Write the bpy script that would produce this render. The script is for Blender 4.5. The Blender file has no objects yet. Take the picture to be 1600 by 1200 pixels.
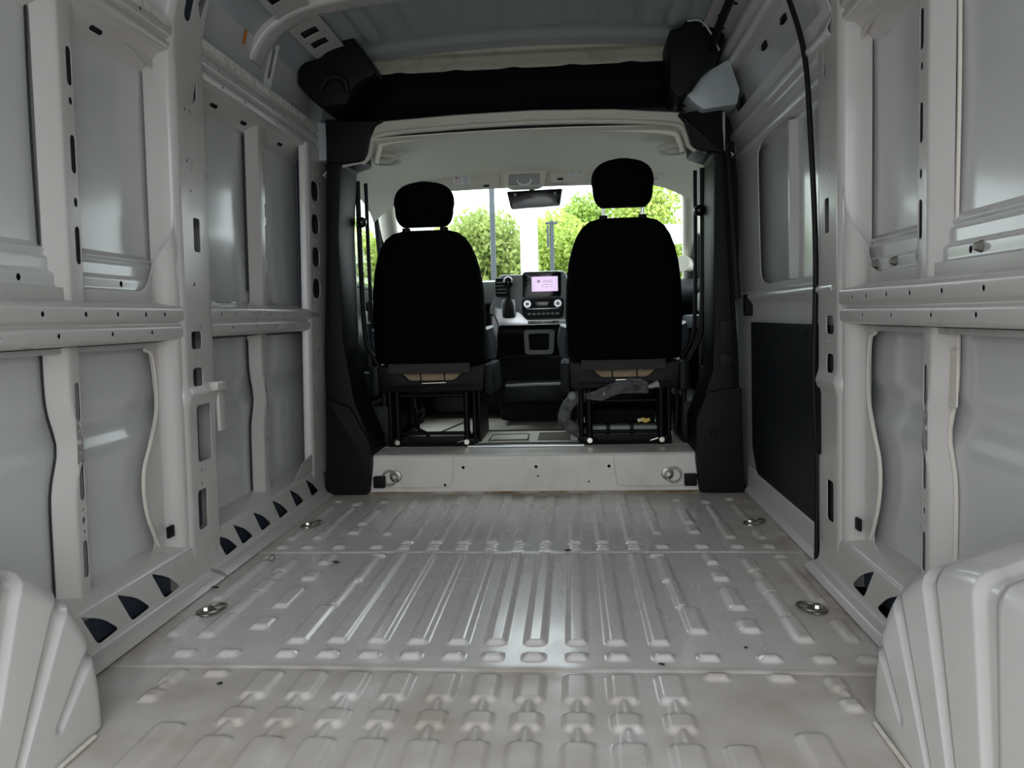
import bpy, bmesh, math, random
import numpy as np
from mathutils import Vector, Matrix
from mathutils.geometry import delaunay_2d_cdt
R = math.radians
random.seed(7)
rng = np.random.default_rng(11)
S = bpy.context.scene
C = S.collection

# ------------------------------------------------------------------ camera
def cam_axes(yaw, pitch, roll):
    cy, sy = math.cos(yaw), math.sin(yaw)
    f = Vector((-sy * math.cos(pitch), cy * math.cos(pitch), -math.sin(pitch)))
    r = Vector((cy, sy, 0)); u = r.cross(f)
    c, s = math.cos(roll), math.sin(roll)
    return c * r - s * u, s * r + c * u, f
cd = bpy.data.cameras.new('camera'); cam = bpy.data.objects.new('camera', cd); C.objects.link(cam)
r_, u_, f_ = cam_axes(0.0794, 0.0869, 0.0251)
cam.matrix_world = Matrix(((r_.x, u_.x, -f_.x, 0.175), (r_.y, u_.y, -f_.y, 0.0), (r_.z, u_.z, -f_.z, 0.746), (0, 0, 0, 1)))
cd.sensor_width = 36.0; cd.sensor_fit = 'HORIZONTAL'; cd.lens = 1201.4 * 36 / 1600
cd.clip_start = 0.02; cd.clip_end = 500
S.camera = cam

# ------------------------------------------------------------------ light and exposure
S.view_settings.view_transform = 'Standard'; S.view_settings.look = 'None'
S.view_settings.gamma = 1.0; S.view_settings.use_curve_mapping = False
S.view_settings.exposure = 2.28
S.cycles.max_bounces = 14; S.cycles.diffuse_bounces = 8; S.cycles.glossy_bounces = 6
S.cycles.transparent_max_bounces = 12
S.cycles.caustics_reflective = False; S.cycles.caustics_refractive = False
S.cycles.use_denoising = True; S.cycles.sample_clamp_indirect = 6
try: S.cycles.denoiser = 'OPENIMAGEDENOISE'
except Exception: pass
W = bpy.data.worlds.new('sky'); S.world = W; W.use_nodes = True
nt = W.node_tree; nt.nodes.clear()
wo = nt.nodes.new('ShaderNodeOutputWorld'); bg = nt.nodes.new('ShaderNodeBackground')
tc = nt.nodes.new('ShaderNodeTexCoord'); sp = nt.nodes.new('ShaderNodeSeparateXYZ'); rp = nt.nodes.new('ShaderNodeValToRGB')
nt.links.new(tc.outputs['Generated'], sp.inputs[0]); nt.links.new(sp.outputs['Z'], rp.inputs[0])
# overcast sky: even round the compass, brighter towards the zenith
rp.color_ramp.elements[0].position = 0.0; rp.color_ramp.elements[0].color = (.42, .44, .455, 1)
rp.color_ramp.elements[1].position = 1.0; rp.color_ramp.elements[1].color = (1.22, 1.27, 1.32, 1)
nt.links.new(rp.outputs[0], bg.inputs[0]); nt.links.new(bg.outputs[0], wo.inputs[0])
bg.inputs[1].default_value = 1.35
def portal(name, loc, rot, w, h):
    l = bpy.data.lights.new(name, 'AREA'); l.shape = 'RECTANGLE'; l.size = w; l.size_y = h
    l.cycles.is_portal = True
    o = bpy.data.objects.new(name, l); C.objects.link(o); o.location = loc; o.rotation_euler = rot
portal('rear_opening_portal', (0, -.56, 0.93), (R(90), 0, 0), 1.9, 2.0)        # emits toward +Y

portal('windscreen_portal', (0, 4.95, 1.2), (R(-90), 0, 0), 2.2, 1.2)

# ------------------------------------------------------------------ helpers
def tag(o, label=None, cat=None, group=None, kind=None):
    if label: o['label'] = label
    if cat: o['category'] = cat
    if group: o['group'] = group
    if kind: o['kind'] = kind
    return o
def empty(name, loc=(0, 0, 0), rz=0, **k):
    o = bpy.data.objects.new(name, None); C.objects.link(o); o.location = loc; o.rotation_euler = (0, 0, rz)
    o.empty_display_size = .05
    return tag(o, **k)
def link(name, me, mat=None, parent=None):
    o = bpy.data.objects.new(name, me); C.objects.link(o)
    if mat and not me.materials: me.materials.append(mat)
    if parent: o.parent = parent
    return o
def finish(name, bm, mat=None, parent=None, ang=35, recalc=True, flip=False):
    if recalc: bmesh.ops.recalc_face_normals(bm, faces=bm.faces[:])
    if flip: bmesh.ops.reverse_faces(bm, faces=bm.faces[:])
    me = bpy.data.meshes.new(name); bm.to_mesh(me); bm.free()
    if ang is not None:
        me.polygons.foreach_set('use_smooth', [True] * len(me.polygons))
        me.set_sharp_from_angle(angle=R(ang))
    return link(name, me, mat, parent)
def rnd(pts, r, n=4):
    """round the corners of a closed polygon"""
    out = []; N = len(pts)
    for i in range(N):
        p = Vector(pts[i]); a = Vector(pts[i - 1]); b = Vector(pts[(i + 1) % N])
        rr = r[i] if isinstance(r, (list, tuple)) else r
        da = a - p; db = b - p
        k = min(rr, da.length * .48, db.length * .48)
        if k < 1e-5: out.append(tuple(p)); continue
        p0 = p + da.normalized() * k; p1 = p + db.normalized() * k
        for j in range(n + 1):
            t = j / n
            q = p0 * (1 - t) ** 2 + p * 2 * t * (1 - t) + p1 * t * t
            out.append(tuple(q))
    return out
def slot(cu, cv, w, h, n=6):
    r = min(w, h) / 2
    out = []
    if h >= w:
        for k in range(n + 1):
            a = math.pi * k / n; out.append((cu + r * math.cos(a), cv + h / 2 - r + r * math.sin(a)))
        for k in range(n + 1):
            a = math.pi + math.pi * k / n; out.append((cu + r * math.cos(a), cv - h / 2 + r + r * math.sin(a)))
    else:
        for k in range(n + 1):
            a = -math.pi / 2 + math.pi * k / n; out.append((cu + w / 2 - r + r * math.cos(a), cv + r * math.sin(a)))
        for k in range(n + 1):
            a = math.pi / 2 + math.pi * k / n; out.append((cu - w / 2 + r + r * math.cos(a), cv + r * math.sin(a)))
    o2 = []
    for p in out:
        if not o2 or (Vector(p) - Vector(o2[-1])).length > 1e-5: o2.append(p)
    if (Vector(o2[0]) - Vector(o2[-1])).length < 1e-5: o2.pop()
    return o2
def rect(cu, cv, w, h, r=.006, n=3):
    return rnd([(cu - w / 2, cv - h / 2), (cu + w / 2, cv - h / 2), (cu + w / 2, cv + h / 2), (cu - w / 2, cv + h / 2)], r, n)
def hole(cu, cv, d=.008, n=6):
    return [(cu + d / 2 * math.cos(2 * math.pi * k / n), cv + d / 2 * math.sin(2 * math.pi * k / n)) for k in range(n)]
def sheet(name, outline, holes, P, mat, parent=None, depth=.003, cu=(), cv=(), ang=32):
    """pressed sheet with real holes: outline and holes lie in (u,v), P maps (u,v,w) into the van"""
    bm = bmesh.new()
    pts = []; edges = []
    for loop in [outline] + list(holes):
        b = len(pts); n = len(loop)
        pts += [Vector((p[0], p[1])) for p in loop]
        edges += [(b + i, b + (i + 1) % n) for i in range(n)]
    vs = [bm.verts.new((p.x, p.y, 0)) for p in pts]
    es = [bm.edges.new((vs[a], vs[b])) for a, b in edges]
    bmesh.ops.triangle_fill(bm, edges=es, use_beauty=True, use_dissolve=False)
    for c in cu:
        bmesh.ops.bisect_plane(bm, geom=bm.verts[:] + bm.edges[:] + bm.faces[:], plane_co=(c, 0, 0), plane_no=(1, 0, 0), dist=1e-6)
    for c in cv:
        bmesh.ops.bisect_plane(bm, geom=bm.verts[:] + bm.edges[:] + bm.faces[:], plane_co=(0, c, 0), plane_no=(0, 1, 0), dist=1e-6)
    bmesh.ops.recalc_face_normals(bm, faces=bm.faces[:])
    if depth:
        g = bmesh.ops.extrude_face_region(bm, geom=bm.faces[:], use_keep_orig=True)
        for v in g['geom']:
            if isinstance(v, bmesh.types.BMVert): v.co.z -= depth
    for v in bm.verts: v.co = Vector(P(v.co.x, v.co.y, v.co.z))
    return finish(name, bm, mat, parent, ang)
class Prof:
    """a bent section: list of (a,b) with filleted corners, addressed by its length"""
    def __init__(s, pts, r=.006, n=3):
        q = [Vector(pts[0])]
        for i in range(1, len(pts) - 1):
            p = Vector(pts[i]); a = Vector(pts[i - 1]); b = Vector(pts[i + 1])
            k = min(r, (a - p).length * .45, (b - p).length * .45)
            p0 = p + (a - p).normalized() * k; p1 = p + (b - p).normalized() * k
            for j in range(n + 1):
                t = j / n; q.append(p0 * (1 - t) ** 2 + p * 2 * t * (1 - t) + p1 * t * t)
        q.append(Vector(pts[-1])); s.q = q
        s.L = [0]
        for i in range(1, len(q)): s.L.append(s.L[-1] + (q[i] - q[i - 1]).length)
        s.len = s.L[-1]
    def at(s, l):
        i = 0
        while i < len(s.L) - 2 and l > s.L[i + 1]: i += 1
        a, b = s.q[i], s.q[i + 1]; d = s.L[i + 1] - s.L[i]
        t = (l - s.L[i]) / d if d > 0 else 0
        p = a + (b - a) * t; n = (b - a).normalized()
        return p, Vector((n.y, -n.x))
    def near(s, a=None, b=None):
        """length at which the section passes coordinate a (or b)"""
        best = None
        for i in range(1, len(s.q)):
            for t in np.linspace(0, 1, 12):
                p = s.q[i - 1] + (s.q[i] - s.q[i - 1]) * t
                d = abs(p.x - a) if a is not None else abs(p.y - b)
                if best is None or d < best[0]: best = (d, s.L[i - 1] + (s.L[i] - s.L[i - 1]) * t)
        return best[1]
def catmull(pts, n=8, closed=False):
    P = [Vector(p) for p in pts]; N = len(P); out = []
    seg = N if closed else N - 1
    for i in range(seg):
        p1 = P[i]; p2 = P[(i + 1) % N]
        p0 = P[i - 1] if (closed or i > 0) else p1 * 2 - p2
        p3 = P[(i + 2) % N] if (closed or i + 2 < N) else p2 * 2 - p1
        for k in range(n):
            t = k / n
            out.append(.5 * ((2 * p1) + (p2 - p0) * t + (2 * p0 - 5 * p1 + 4 * p2 - p3) * t * t + (3 * p1 - p0 - 3 * p2 + p3) * t ** 3))
    if not closed: out.append(P[-1])
    return out
def tube_bm(bm, pts, r, n=8, closed=False, squash=1.0):
    P = [Vector(p) for p in pts]; N = len(P)
    up = Vector((0, 0, 1)); rings = []; prev = None
    for i in range(N):
        a = P[i - 1] if (i > 0 or closed) else P[i]; b = P[(i + 1) % N] if (i < N - 1 or closed) else P[i]
        t = (b - a).normalized()
        if prev is None:
            x = t.cross(up)
            if x.length < .1: x = t.cross(Vector((0, 1, 0)))
            x.normalize()
        else:
            x = (prev - t * prev.dot(t)).normalized()
        prev = x; y = t.cross(x)
        rr = r[i] if isinstance(r, (list, tuple)) else r
        rings.append([bm.verts.new(P[i] + x * rr * math.cos(2 * math.pi * k / n) + y * rr * squash * math.sin(2 * math.pi * k / n)) for k in range(n)])
    for i in range(N if closed else N - 1):
        A, B = rings[i], rings[(i + 1) % N]
        for k in range(n): bm.faces.new((A[k], A[(k + 1) % n], B[(k + 1) % n], B[k]))
    if not closed:
        bm.faces.new(rings[0][::-1]); bm.faces.new(rings[-1])
def tube(name, pts, r, mat, parent=None, n=8, closed=False, squash=1.0):
    bm = bmesh.new(); tube_bm(bm, pts, r, n, closed, squash)
    return finish(name, bm, mat, parent, 50)
def box_bm(bm, c, s, bev=.0, rot=None):
    m = Matrix.Translation(c)
    if rot: m = m @ rot
    g = bmesh.ops.create_cube(bm, size=1.0, matrix=m @ Matrix.Diagonal((s[0], s[1], s[2], 1)))
    if bev:
        e = list({e for v in g['verts'] for e in v.link_edges})
        bmesh.ops.bevel(bm, geom=e, offset=bev, segments=2, affect='EDGES', profile=.6)
def box(name, c, s, mat, parent=None, bev=.004, rot=None):
    bm = bmesh.new(); box_bm(bm, Vector(c), s, bev, rot)
    return finish(name, bm, mat, parent, 40)
def prism(name, poly, y0, y1, mat, parent=None, bev=.004, P=None, ang=35):
    """polygon in (x,z) given thickness along y (or through P(u,v,w))"""
    bm = bmesh.new()
    vs = [bm.verts.new((p[0], p[1], 0)) for p in poly]
    f = bm.faces.new(vs)
    g = bmesh.ops.extrude_face_region(bm, geom=[f], use_keep_orig=True)
    for v in g['geom']:
        if isinstance(v, bmesh.types.BMVert): v.co.z += 1
    if P is None:
        for v in bm.verts: v.co = Vector((v.co.x, y0 + (y1 - y0) * v.co.z, v.co.y))
    else:
        for v in bm.verts: v.co = Vector(P(v.co.x, v.co.y, y0 + (y1 - y0) * v.co.z))
    bmesh.ops.recalc_face_normals(bm, faces=bm.faces[:])
    if bev:
        e = [e for e in bm.edges if len(e.link_faces) == 2 and e.calc_face_angle(0) > R(25)]
        bmesh.ops.bevel(bm, geom=e, offset=bev, segments=2, affect='EDGES', profile=.6)
    return finish(name, bm, mat, parent, ang)
def loft_bm(bm, rings, cap=True):
    V = [[bm.verts.new(p) for p in r] for r in rings]; n = len(rings[0])
    for A, B in zip(V, V[1:]):
        for k in range(n): bm.faces.new((A[k], A[(k + 1) % n], B[(k + 1) % n], B[k]))
    if cap: bm.faces.new(V[0][::-1]); bm.faces.new(V[-1])
def superring(cx, cy, cz, hx, hy, n=28, e=3.5, tilt=None):
    out = []
    for k in range(n):
        a = 2 * math.pi * k / n; c, s = math.cos(a), math.sin(a)
        out.append(Vector((cx + hx * math.copysign(abs(c) ** (2 / e), c), cy + hy * math.copysign(abs(s) ** (2 / e), s), cz)))
    return out
def grid_mesh(name, X, Y, fn, mat, parent=None, smooth=True):
    """X,Y 1-d arrays, fn(XX,YY)->(N,3) arrays"""
    XX, YY = np.meshgrid(X, Y); co = fn(XX, YY).reshape(-1, 3)
    nx, ny = len(X), len(Y)
    idx = np.arange(nx * ny).reshape(ny, nx)
    q = np.stack([idx[:-1, :-1], idx[:-1, 1:], idx[1:, 1:], idx[1:, :-1]], -1).reshape(-1, 4)
    me = bpy.data.meshes.new(name)
    me.vertices.add(nx * ny); me.vertices.foreach_set('co', co.astype(np.float32).ravel())
    me.loops.add(q.size); me.loops.foreach_set('vertex_index', q.astype(np.int32).ravel())
    me.polygons.add(len(q)); me.polygons.foreach_set('loop_start', np.arange(0, q.size, 4, dtype=np.int32))
    me.update(calc_edges=True); me.validate()
    if smooth: me.polygons.foreach_set('use_smooth', [True] * len(q))
    return link(name, me, mat, parent)

# ------------------------------------------------------------------ materials
def mat(name, col, rough=.5, metal=0, coat=0, spec=.5, dirt=None, bump=0, bscale=60, rvar=0, emit=None, sheen=0):
    m = bpy.data.materials.new(name); m.use_nodes = True; n = m.node_tree.nodes; l = m.node_tree.links
    b = n['Principled BSDF']
    b.inputs['Base Color'].default_value = (*col, 1); b.inputs['Roughness'].default_value = rough
    b.inputs['Metallic'].default_value = metal; b.inputs['Coat Weight'].default_value = coat
    b.inputs['Coat Roughness'].default_value = .12
    b.inputs['Specular IOR Level'].default_value = spec
    if sheen: b.inputs['Sheen Weight'].default_value = sheen
    if emit: b.inputs['Emission Color'].default_value = (*emit[0], 1); b.inputs['Emission Strength'].default_value = emit[1]
    t = n.new('ShaderNodeTexCoord')
    if dirt:
        dc, scale, lo, hi = dirt
        nz = n.new('ShaderNodeTexNoise'); nz.inputs['Scale'].default_value = scale; nz.inputs['Detail'].default_value = 7; nz.inputs['Roughness'].default_value = .65
        l.new(t.outputs['Object'], nz.inputs['Vector'])
        rr = n.new('ShaderNodeValToRGB'); rr.color_ramp.elements[0].position = lo; rr.color_ramp.elements[1].position = hi
        rr.color_ramp.elements[0].color = (*col, 1); rr.color_ramp.elements[1].color = (*dc, 1)
        l.new(nz.outputs['Fac'], rr.inputs['Fac']); l.new(rr.outputs[0], b.inputs['Base Color'])
    if rvar:
        n2 = n.new('ShaderNodeTexNoise'); n2.inputs['Scale'].default_value = 5; n2.inputs['Detail'].default_value = 5
        l.new(t.outputs['Object'], n2.inputs['Vector'])
        mr = n.new('ShaderNodeMapRange'); mr.inputs[3].default_value = rough - rvar; mr.inputs[4].default_value = rough + rvar
        mr.inputs[1].default_value = .3; mr.inputs[2].default_value = .7
        l.new(n2.outputs['Fac'], mr.inputs[0]); l.new(mr.outputs[0], b.inputs['Roughness'])
    if bump:
        n3 = n.new('ShaderNodeTexNoise'); n3.inputs['Scale'].default_value = bscale; n3.inputs['Detail'].default_value = 3
        l.new(t.outputs['Object'], n3.inputs['Vector'])
        bp = n.new('ShaderNodeBump'); bp.inputs['Strength'].default_value = bump; bp.inputs['Distance'].default_value = .004
        l.new(n3.outputs['Fac'], bp.inputs['Height']); l.new(bp.outputs[0], b.inputs['Normal'])
    return m
M = {}
M['frame'] = mat('frame_paint_warmed', (.53, .508, .49), .30, coat=.3, dirt=((.48, .455, .43), 3.2, .45, .95), bump=.12, bscale=14, rvar=.03)  # same primer as the skins; warm tint stands for reflected light
M['skin'] = mat('skin_paint', (.60, .605, .60), .22, coat=.5, dirt=((.55, .555, .545), 2.2, .45, .95), bump=.05, bscale=5, rvar=.015)
M['roof'] = mat('roof_paint_shaded', (.36, .40, .405), .4, coat=.2, bump=.06, bscale=8)  # same paint as the walls, darkened to hold the shade under the roof
M['arch'] = mat('arch_paint', (.62, .605, .59), .3, coat=.35, dirt=((.55, .53, .505), 5, .5, .95), bump=.08, bscale=12, rvar=.02)
M['door'] = mat('door_paint', (.60, .60, .58), .3, coat=.3, dirt=((.54, .535, .52), 3, .48, .95), bump=.08, bscale=10)
M['seal'] = mat('sealant', (.66, .62, .55), .6, bump=.6, bscale=90)
M['tape'] = mat('sealing_tape', (.80, .80, .74), .4, dirt=((.5, .5, .44), 40, .5, .62), bump=.5, bscale=80)
M['void'] = mat('cavity_shade', (.10, .125, .17), .5)  # slate that puts the shade of the hollows into the colour
M['dark'] = mat('dark_cavity', (.012, .013, .014), .7)  # near-black; on the sheets behind holes it stands for shade
M['black'] = mat('black_plastic', (.006, .0065, .007), .5, bump=.25, bscale=260, spec=.12)
M['blacksoft'] = mat('black_felt', (.006, .006, .006), .9, spec=.15)
M['rubber'] = mat('black_rubber', (.006, .006, .006), .55, spec=.2)
M['panelblack'] = mat('black_board', (.008, .009, .011), .5, spec=.2, bump=.1, bscale=30)
M['fabric'] = mat('black_seat_fabric', (.0025, .003, .0036), .9, spec=.04, bump=.4, bscale=420)
M['vinyl'] = mat('grey_side_vinyl', (.05, .06, .066), .5)
M['hem'] = mat('brown_grey_cloth', (.035, .032, .030), .85)
M['foam'] = mat('beige_foam', (.42, .33, .20), .9, dirt=((.30, .24, .15), 18, .4, .7))
M['steelblack'] = mat('black_painted_steel', (.0035, .0035, .0035), .45, spec=.12)
M['steel'] = mat('zinc_steel', (.55, .53, .47), .3, metal=1)
M['ring'] = mat('dark_zinc_ring', (.23, .22, .19), .34, metal=.9)
M['chrome'] = mat('chrome', (.8, .8, .8), .15, metal=1)
M['cream'] = mat('cream_headliner', (.78, .765, .65), .8, bump=.2, bscale=300)
M['creamhard'] = mat('cream_plastic', (.52, .50, .43), .5)
M['visor'] = mat('grey_beige_visor', (.62, .61, .53), .75)
M['console'] = mat('grey_console_plastic', (.30, .305, .30), .5)
M['tray'] = mat('dark_grey_tray', (.07, .075, .075), .5)
M['headerstrip'] = mat('cream_primer', (.40, .38, .31), .5, dirt=((.30, .28, .22), 12, .5, .7))
M['dash'] = mat('dark_dash', (.006, .007, .008), .5, spec=.15)
M['dashgrey'] = mat('grey_dash_plastic', (.20, .215, .215), .45)
M['silver'] = mat('silver_trim', (.62, .64, .64), .3, metal=.6)
M['gloss'] = mat('gloss_black', (.006, .006, .007), .12)
M['screen'] = mat('screen_lilac', (.1, .1, .1), .2, emit=((.70, .54, .80), .24))
M['screentext'] = mat('screen_grey_print', (.1, .1, .1), .3, emit=((.36, .28, .42), .16))
M['paper'] = mat('white_label', (.80, .80, .80), .6)
M['yellow'] = mat('yellow_label', (.80, .58, .12), .6)
M['print'] = mat('grey_print', (.35, .35, .36), .6)
M['red'] = mat('red_button', (.45, .02, .02), .4)
M['orange'] = mat('orange_tape', (.62, .20, .02), .5)
M['mat'] = mat('grey_rubber_mat', (.66, .63, .55), .6, dirt=((.54, .51, .45), 7, .45, .7), bump=.3, bscale=60)
M['mattrim'] = mat('dark_mat_edge', (.05, .05, .048), .6)
M['greycloth'] = mat('grey_cloth_bundle', (.12, .12, .12), .85, dirt=((.05, .05, .05), 30, .45, .6))
M['greybox'] = mat('grey_tool_case', (.20, .22, .22), .5)
M['leafdry'] = mat('dry_leaf', (.03, .022, .015), .8)
M['scratch'] = mat('pencil_scratch', (.16, .15, .14), .7)
M['polegrey'] = mat('grey_pole', (.035, .045, .052), .5)
M['polewhite'] = mat('white_pole', (.85, .83, .78), .5)
M['bark'] = mat('bark', (.10, .075, .05), .9)
M['car'] = mat('white_car_paint', (.8, .8, .8), .3)
M['asphalt'] = mat('asphalt', (.25, .252, .255), .9, dirt=((.20, .20, .203), 3, .4, .65))
M['lawn'] = mat('verge_grass', (.08, .13, .03), .9, dirt=((.05, .09, .02), 2, .4, .6))

# floor paint: worn glossy paint with brown dirt that gathers at the front sill and the edges
def floor_mat():
    m = mat('floor_paint', (.65, .63, .615), .22, coat=.4, bump=.05, bscale=18)
    n = m.node_tree.nodes; l = m.node_tree.links; b = n['Principled BSDF']
    t = n.new('ShaderNodeTexCoord'); g = t.outputs['Object']
    def noise(scale, det=8, rough=.7, vec=None):
        z = n.new('ShaderNodeTexNoise'); z.inputs['Scale'].default_value = scale; z.inputs['Detail'].default_value = det; z.inputs['Roughness'].default_value = rough
        l.new(vec or g, z.inputs['Vector']); return z.outputs['Fac']
    def rng_(v, a, b_, c=0., d=1.):
        q = n.new('ShaderNodeMapRange'); q.inputs[1].default_value = a; q.inputs[2].default_value = b_; q.inputs[3].default_value = c; q.inputs[4].default_value = d
        l.new(v, q.inputs[0]); return q.outputs[0]
    def math_(op, a, b_):
        q = n.new('ShaderNodeMath'); q.operation = op; q.use_clamp = True
        for i, v in enumerate((a, b_)):
            if isinstance(v, (int, float)): q.inputs[i].default_value = v
            else: l.new(v, q.inputs[i])
        return q.outputs[0]
    s = n.new('ShaderNodeSeparateXYZ'); l.new(g, s.inputs[0])
    front = rng_(s.outputs['Y'], 2.95, 3.2); right = rng_(s.outputs['X'], .62, .87); left = rng_(s.outputs['X'], -.78, -.91)
    seam = rng_(math_('ABSOLUTE', math_('SUBTRACT', s.outputs['Y'], 1.575), 0), .0, .02, .5, 0.)
    edge = math_('MAXIMUM', math_('MAXIMUM', front, right), math_('MAXIMUM', left, seam))
    d = math_('MULTIPLY', rng_(noise(5, 5, .55), .24, .72), math_('ADD', math_('MULTIPLY', edge, 1.0), .13))
    mp = n.new('ShaderNodeMapping'); mp.inputs['Scale'].default_value = (1, .25, 1); l.new(g, mp.inputs[0])
    scuff = rng_(noise(22, 5, .6, mp.outputs[0]), .45, .95, 0, .30)
    mx = n.new('ShaderNodeMixRGB'); mx.inputs[1].default_value = (.65, .63, .615, 1); mx.inputs[2].default_value = (.25, .19, .12, 1); l.new(d, mx.inputs[0])
    m2 = n.new('ShaderNodeMixRGB'); m2.inputs[2].default_value = (.52, .50, .465, 1); l.new(mx.outputs[0], m2.inputs[1]); l.new(scuff, m2.inputs[0])
    l.new(m2.outputs[0], b.inputs['Base Color'])
    rgh = math_('ADD', rng_(noise(3, 4, .5), .3, .7, .17, .27), math_('ADD', math_('MULTIPLY', d, .4), math_('MULTIPLY', scuff, .5)))
    l.new(rgh, b.inputs['Roughness'])
    l.new(math_('SUBTRACT', .45, d), b.inputs['Coat Weight'])
    return m
M['floor'] = floor_mat()
M['riser'] = mat('riser_paint', (.64, .62, .58), .4, dirt=((.46, .42, .35), 5, .48, .85), bump=.1, bscale=20)
def glass_mat():
    m = bpy.data.materials.new('clear_glass'); m.use_nodes = True; n = m.node_tree.nodes; l = m.node_tree.links
    n.remove(n['Principled BSDF']); out = n['Material Output']
    tr = n.new('ShaderNodeBsdfTransparent'); tr.inputs[0].default_value = (.93, .97, .96, 1)
    gl = n.new('ShaderNodeBsdfGlossy'); gl.inputs['Roughness'].default_value = .02
    fr = n.new('ShaderNodeLayerWeight'); fr.inputs[0].default_value = .5
    pw = n.new('ShaderNodeMath'); pw.operation = 'POWER'; pw.inputs[1].default_value = 4; l.new(fr.outputs['Facing'], pw.inputs[0])
    sc_ = n.new('ShaderNodeMath'); sc_.operation = 'MULTIPLY_ADD'; sc_.inputs[1].default_value = .5; sc_.inputs[2].default_value = .03; l.new(pw.outputs[0], sc_.inputs[0])
    mx = n.new('ShaderNodeMixShader'); l.new(sc_.outputs[0], mx.inputs[0]); l.new(tr.outputs[0], mx.inputs[1]); l.new(gl.outputs[0], mx.inputs[2])
    l.new(mx.outputs[0], out.inputs[0]); return m
M['glass'] = glass_mat()
def leaf_mat(name, a, b_):
    m = mat(name, a, .6); n = m.node_tree.nodes; l = m.node_tree.links; b = n['Principled BSDF']
    t = n.new('ShaderNodeTexCoord'); z = n.new('ShaderNodeTexNoise'); z.inputs['Scale'].default_value = 1.6; z.inputs['Detail'].default_value = 5
    l.new(t.outputs['Object'], z.inputs['Vector'])
    r = n.new('ShaderNodeValToRGB'); r.color_ramp.elements[0].position = .38; r.color_ramp.elements[1].position = .62
    r.color_ramp.elements[0].color = (*a, 1); r.color_ramp.elements[1].color = (*b_, 1)
    l.new(z.outputs['Fac'], r.inputs['Fac'])
    tl = n.new('ShaderNodeBsdfTranslucent'); mx = n.new('ShaderNodeMixShader'); mx.inputs[0].default_value = .4
    l.new(r.outputs[0], b.inputs['Base Color']); l.new(r.outputs[0], tl.inputs[0])
    l.new(b.outputs[0], mx.inputs[1]); l.new(tl.outputs[0], mx.inputs[2]); l.new(mx.outputs[0], n['Material Output'].inputs[0])
    return m
M['leafa'] = leaf_mat('leaf_green', (.17, .28, .04), (.38, .50, .10))
M['leafb'] = leaf_mat('leaf_yellow_green', (.27, .38, .06), (.52, .60, .16))
M['leafc'] = leaf_mat('leaf_olive', (.22, .30, .07), (.44, .50, .17))

# ================================================================== FLOOR
floor = empty('floor', label='ribbed off-white painted steel load floor with brown dirt along its edges', kind='structure')
def rib_height(XX, YY, ribs, slope=.010):
    H = np.zeros_like(XX)
    for (xc, y0, y1, w, h) in ribs:
        lo, hi = min(y0, y1), max(y0, y1)
        m = (XX > xc - w) & (XX < xc + w) & (YY > lo - .03) & (YY < hi + .03)
        if not m.any(): continue
        x = XX[m] - xc; y = YY[m]
        r = min(w / 2, (hi - lo) / 2) * .55
        qx = np.abs(x) - (w / 2 - r); qy = np.abs(y - (lo + hi) / 2) - ((hi - lo) / 2 - r)
        d = np.hypot(np.maximum(qx, 0), np.maximum(qy, 0)) + np.minimum(np.maximum(qx, qy), 0) - r
        t = np.clip(-d / slope, 0, 1)
        H[m] = np.maximum(H[m], h * t)
    return H
cols = [-.480, -.385, -.290, -.195, -.100, -.012, .078, .173, .263, .360]
rear, midr, front_r = [], [], []
h0 = .009
for x in cols:
    rear += [(x, 1.552, 1.432, .060, h0), (x, 1.445, 1.385, .026, h0), (x, 1.398, 1.330, .060, h0), (x, 1.34, 1.285, .026, h0), (x, 1.296, .60, .064, h0)]
for x in (.458, .589): rear.append((x, 1.562, 1.530, .055, h0))
rear.append((-.60, 1.552, 1.522, .055, h0))
for x in (.690, -.690): rear += [(x, 1.555, 1.49, .042, h0), (x + .004, 1.50, 1.46, .024, h0), (x, 1.465, 1.415, .042, h0)]
rear += [(.450, 1.295, .6, .060, h0), (.582, 1.338, .6, .060, h0), (-.590, 1.338, .6, .060, h0)]
for x in cols[1:]: midr.append((x, 2.366, 1.690, .050, h0))
for x, k in ((-.48, -1), (.456, 1)):
    midr += [(x - k * .03, 2.352, 2.325, .05, h0), (x - k * .022, 2.325, 2.10, .040, h0), (x - k * .015, 2.115, 1.91, .034, h0), (x, 1.92, 1.755 if k > 0 else 1.685, .050, h0)]
for x in (-.605, .580):
    midr += [(x, 2.36, 2.255, .040, h0), (x, 2.190, 2.115, .048, h0), (x, 2.058, 1.905, .048, h0), (x, 1.842, 1.765, .050, h0)]
for x in (-.715, .688):
    midr += [(x, 2.305, 2.185, .044, h0), (x + .003, 2.19, 2.11, .030, h0), (x, 2.12, 2.01, .046, h0), (x, 2.02, 1.85, .038, h0), (x, 1.862, 1.715, .046, h0)]
for x in (-.80, .794):
    midr += [(x, 2.295, 1.952, .036, h0), (x, 1.845, 1.720, .036, h0), (x, 2.345, 2.325, .04, h0)]
for x in cols + [-.615, -.72, .456, .587, .700, .794]: midr.append((x, 1.650, 1.612, .050, h0))
for x in cols[1:]: front_r += [(x, 3.150, 2.460, .046, h0 * .9), (x, 2.450, 2.428, .036, h0 * .7), (x, 2.418, 2.396, .044, h0 * .8)]
for x in (-.48, .452):
    front_r += [(x, 3.120, 2.92, .036, h0 * .8), (x, 2.915, 2.72, .044, h0 * .8), (x, 2.73, 2.57, .034, h0 * .8), (x, 2.455, 2.41, .044, h0 * .8)]
for x in (-.605, .577):
    front_r += [(x, 3.06, 3.03, .04, h0 * .8), (x, 2.91, 2.70, .042, h0 * .8), (x, 2.66, 2.58, .046, h0 * .8), (x, 2.455, 2.41, .046, h0 * .8)]
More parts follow.
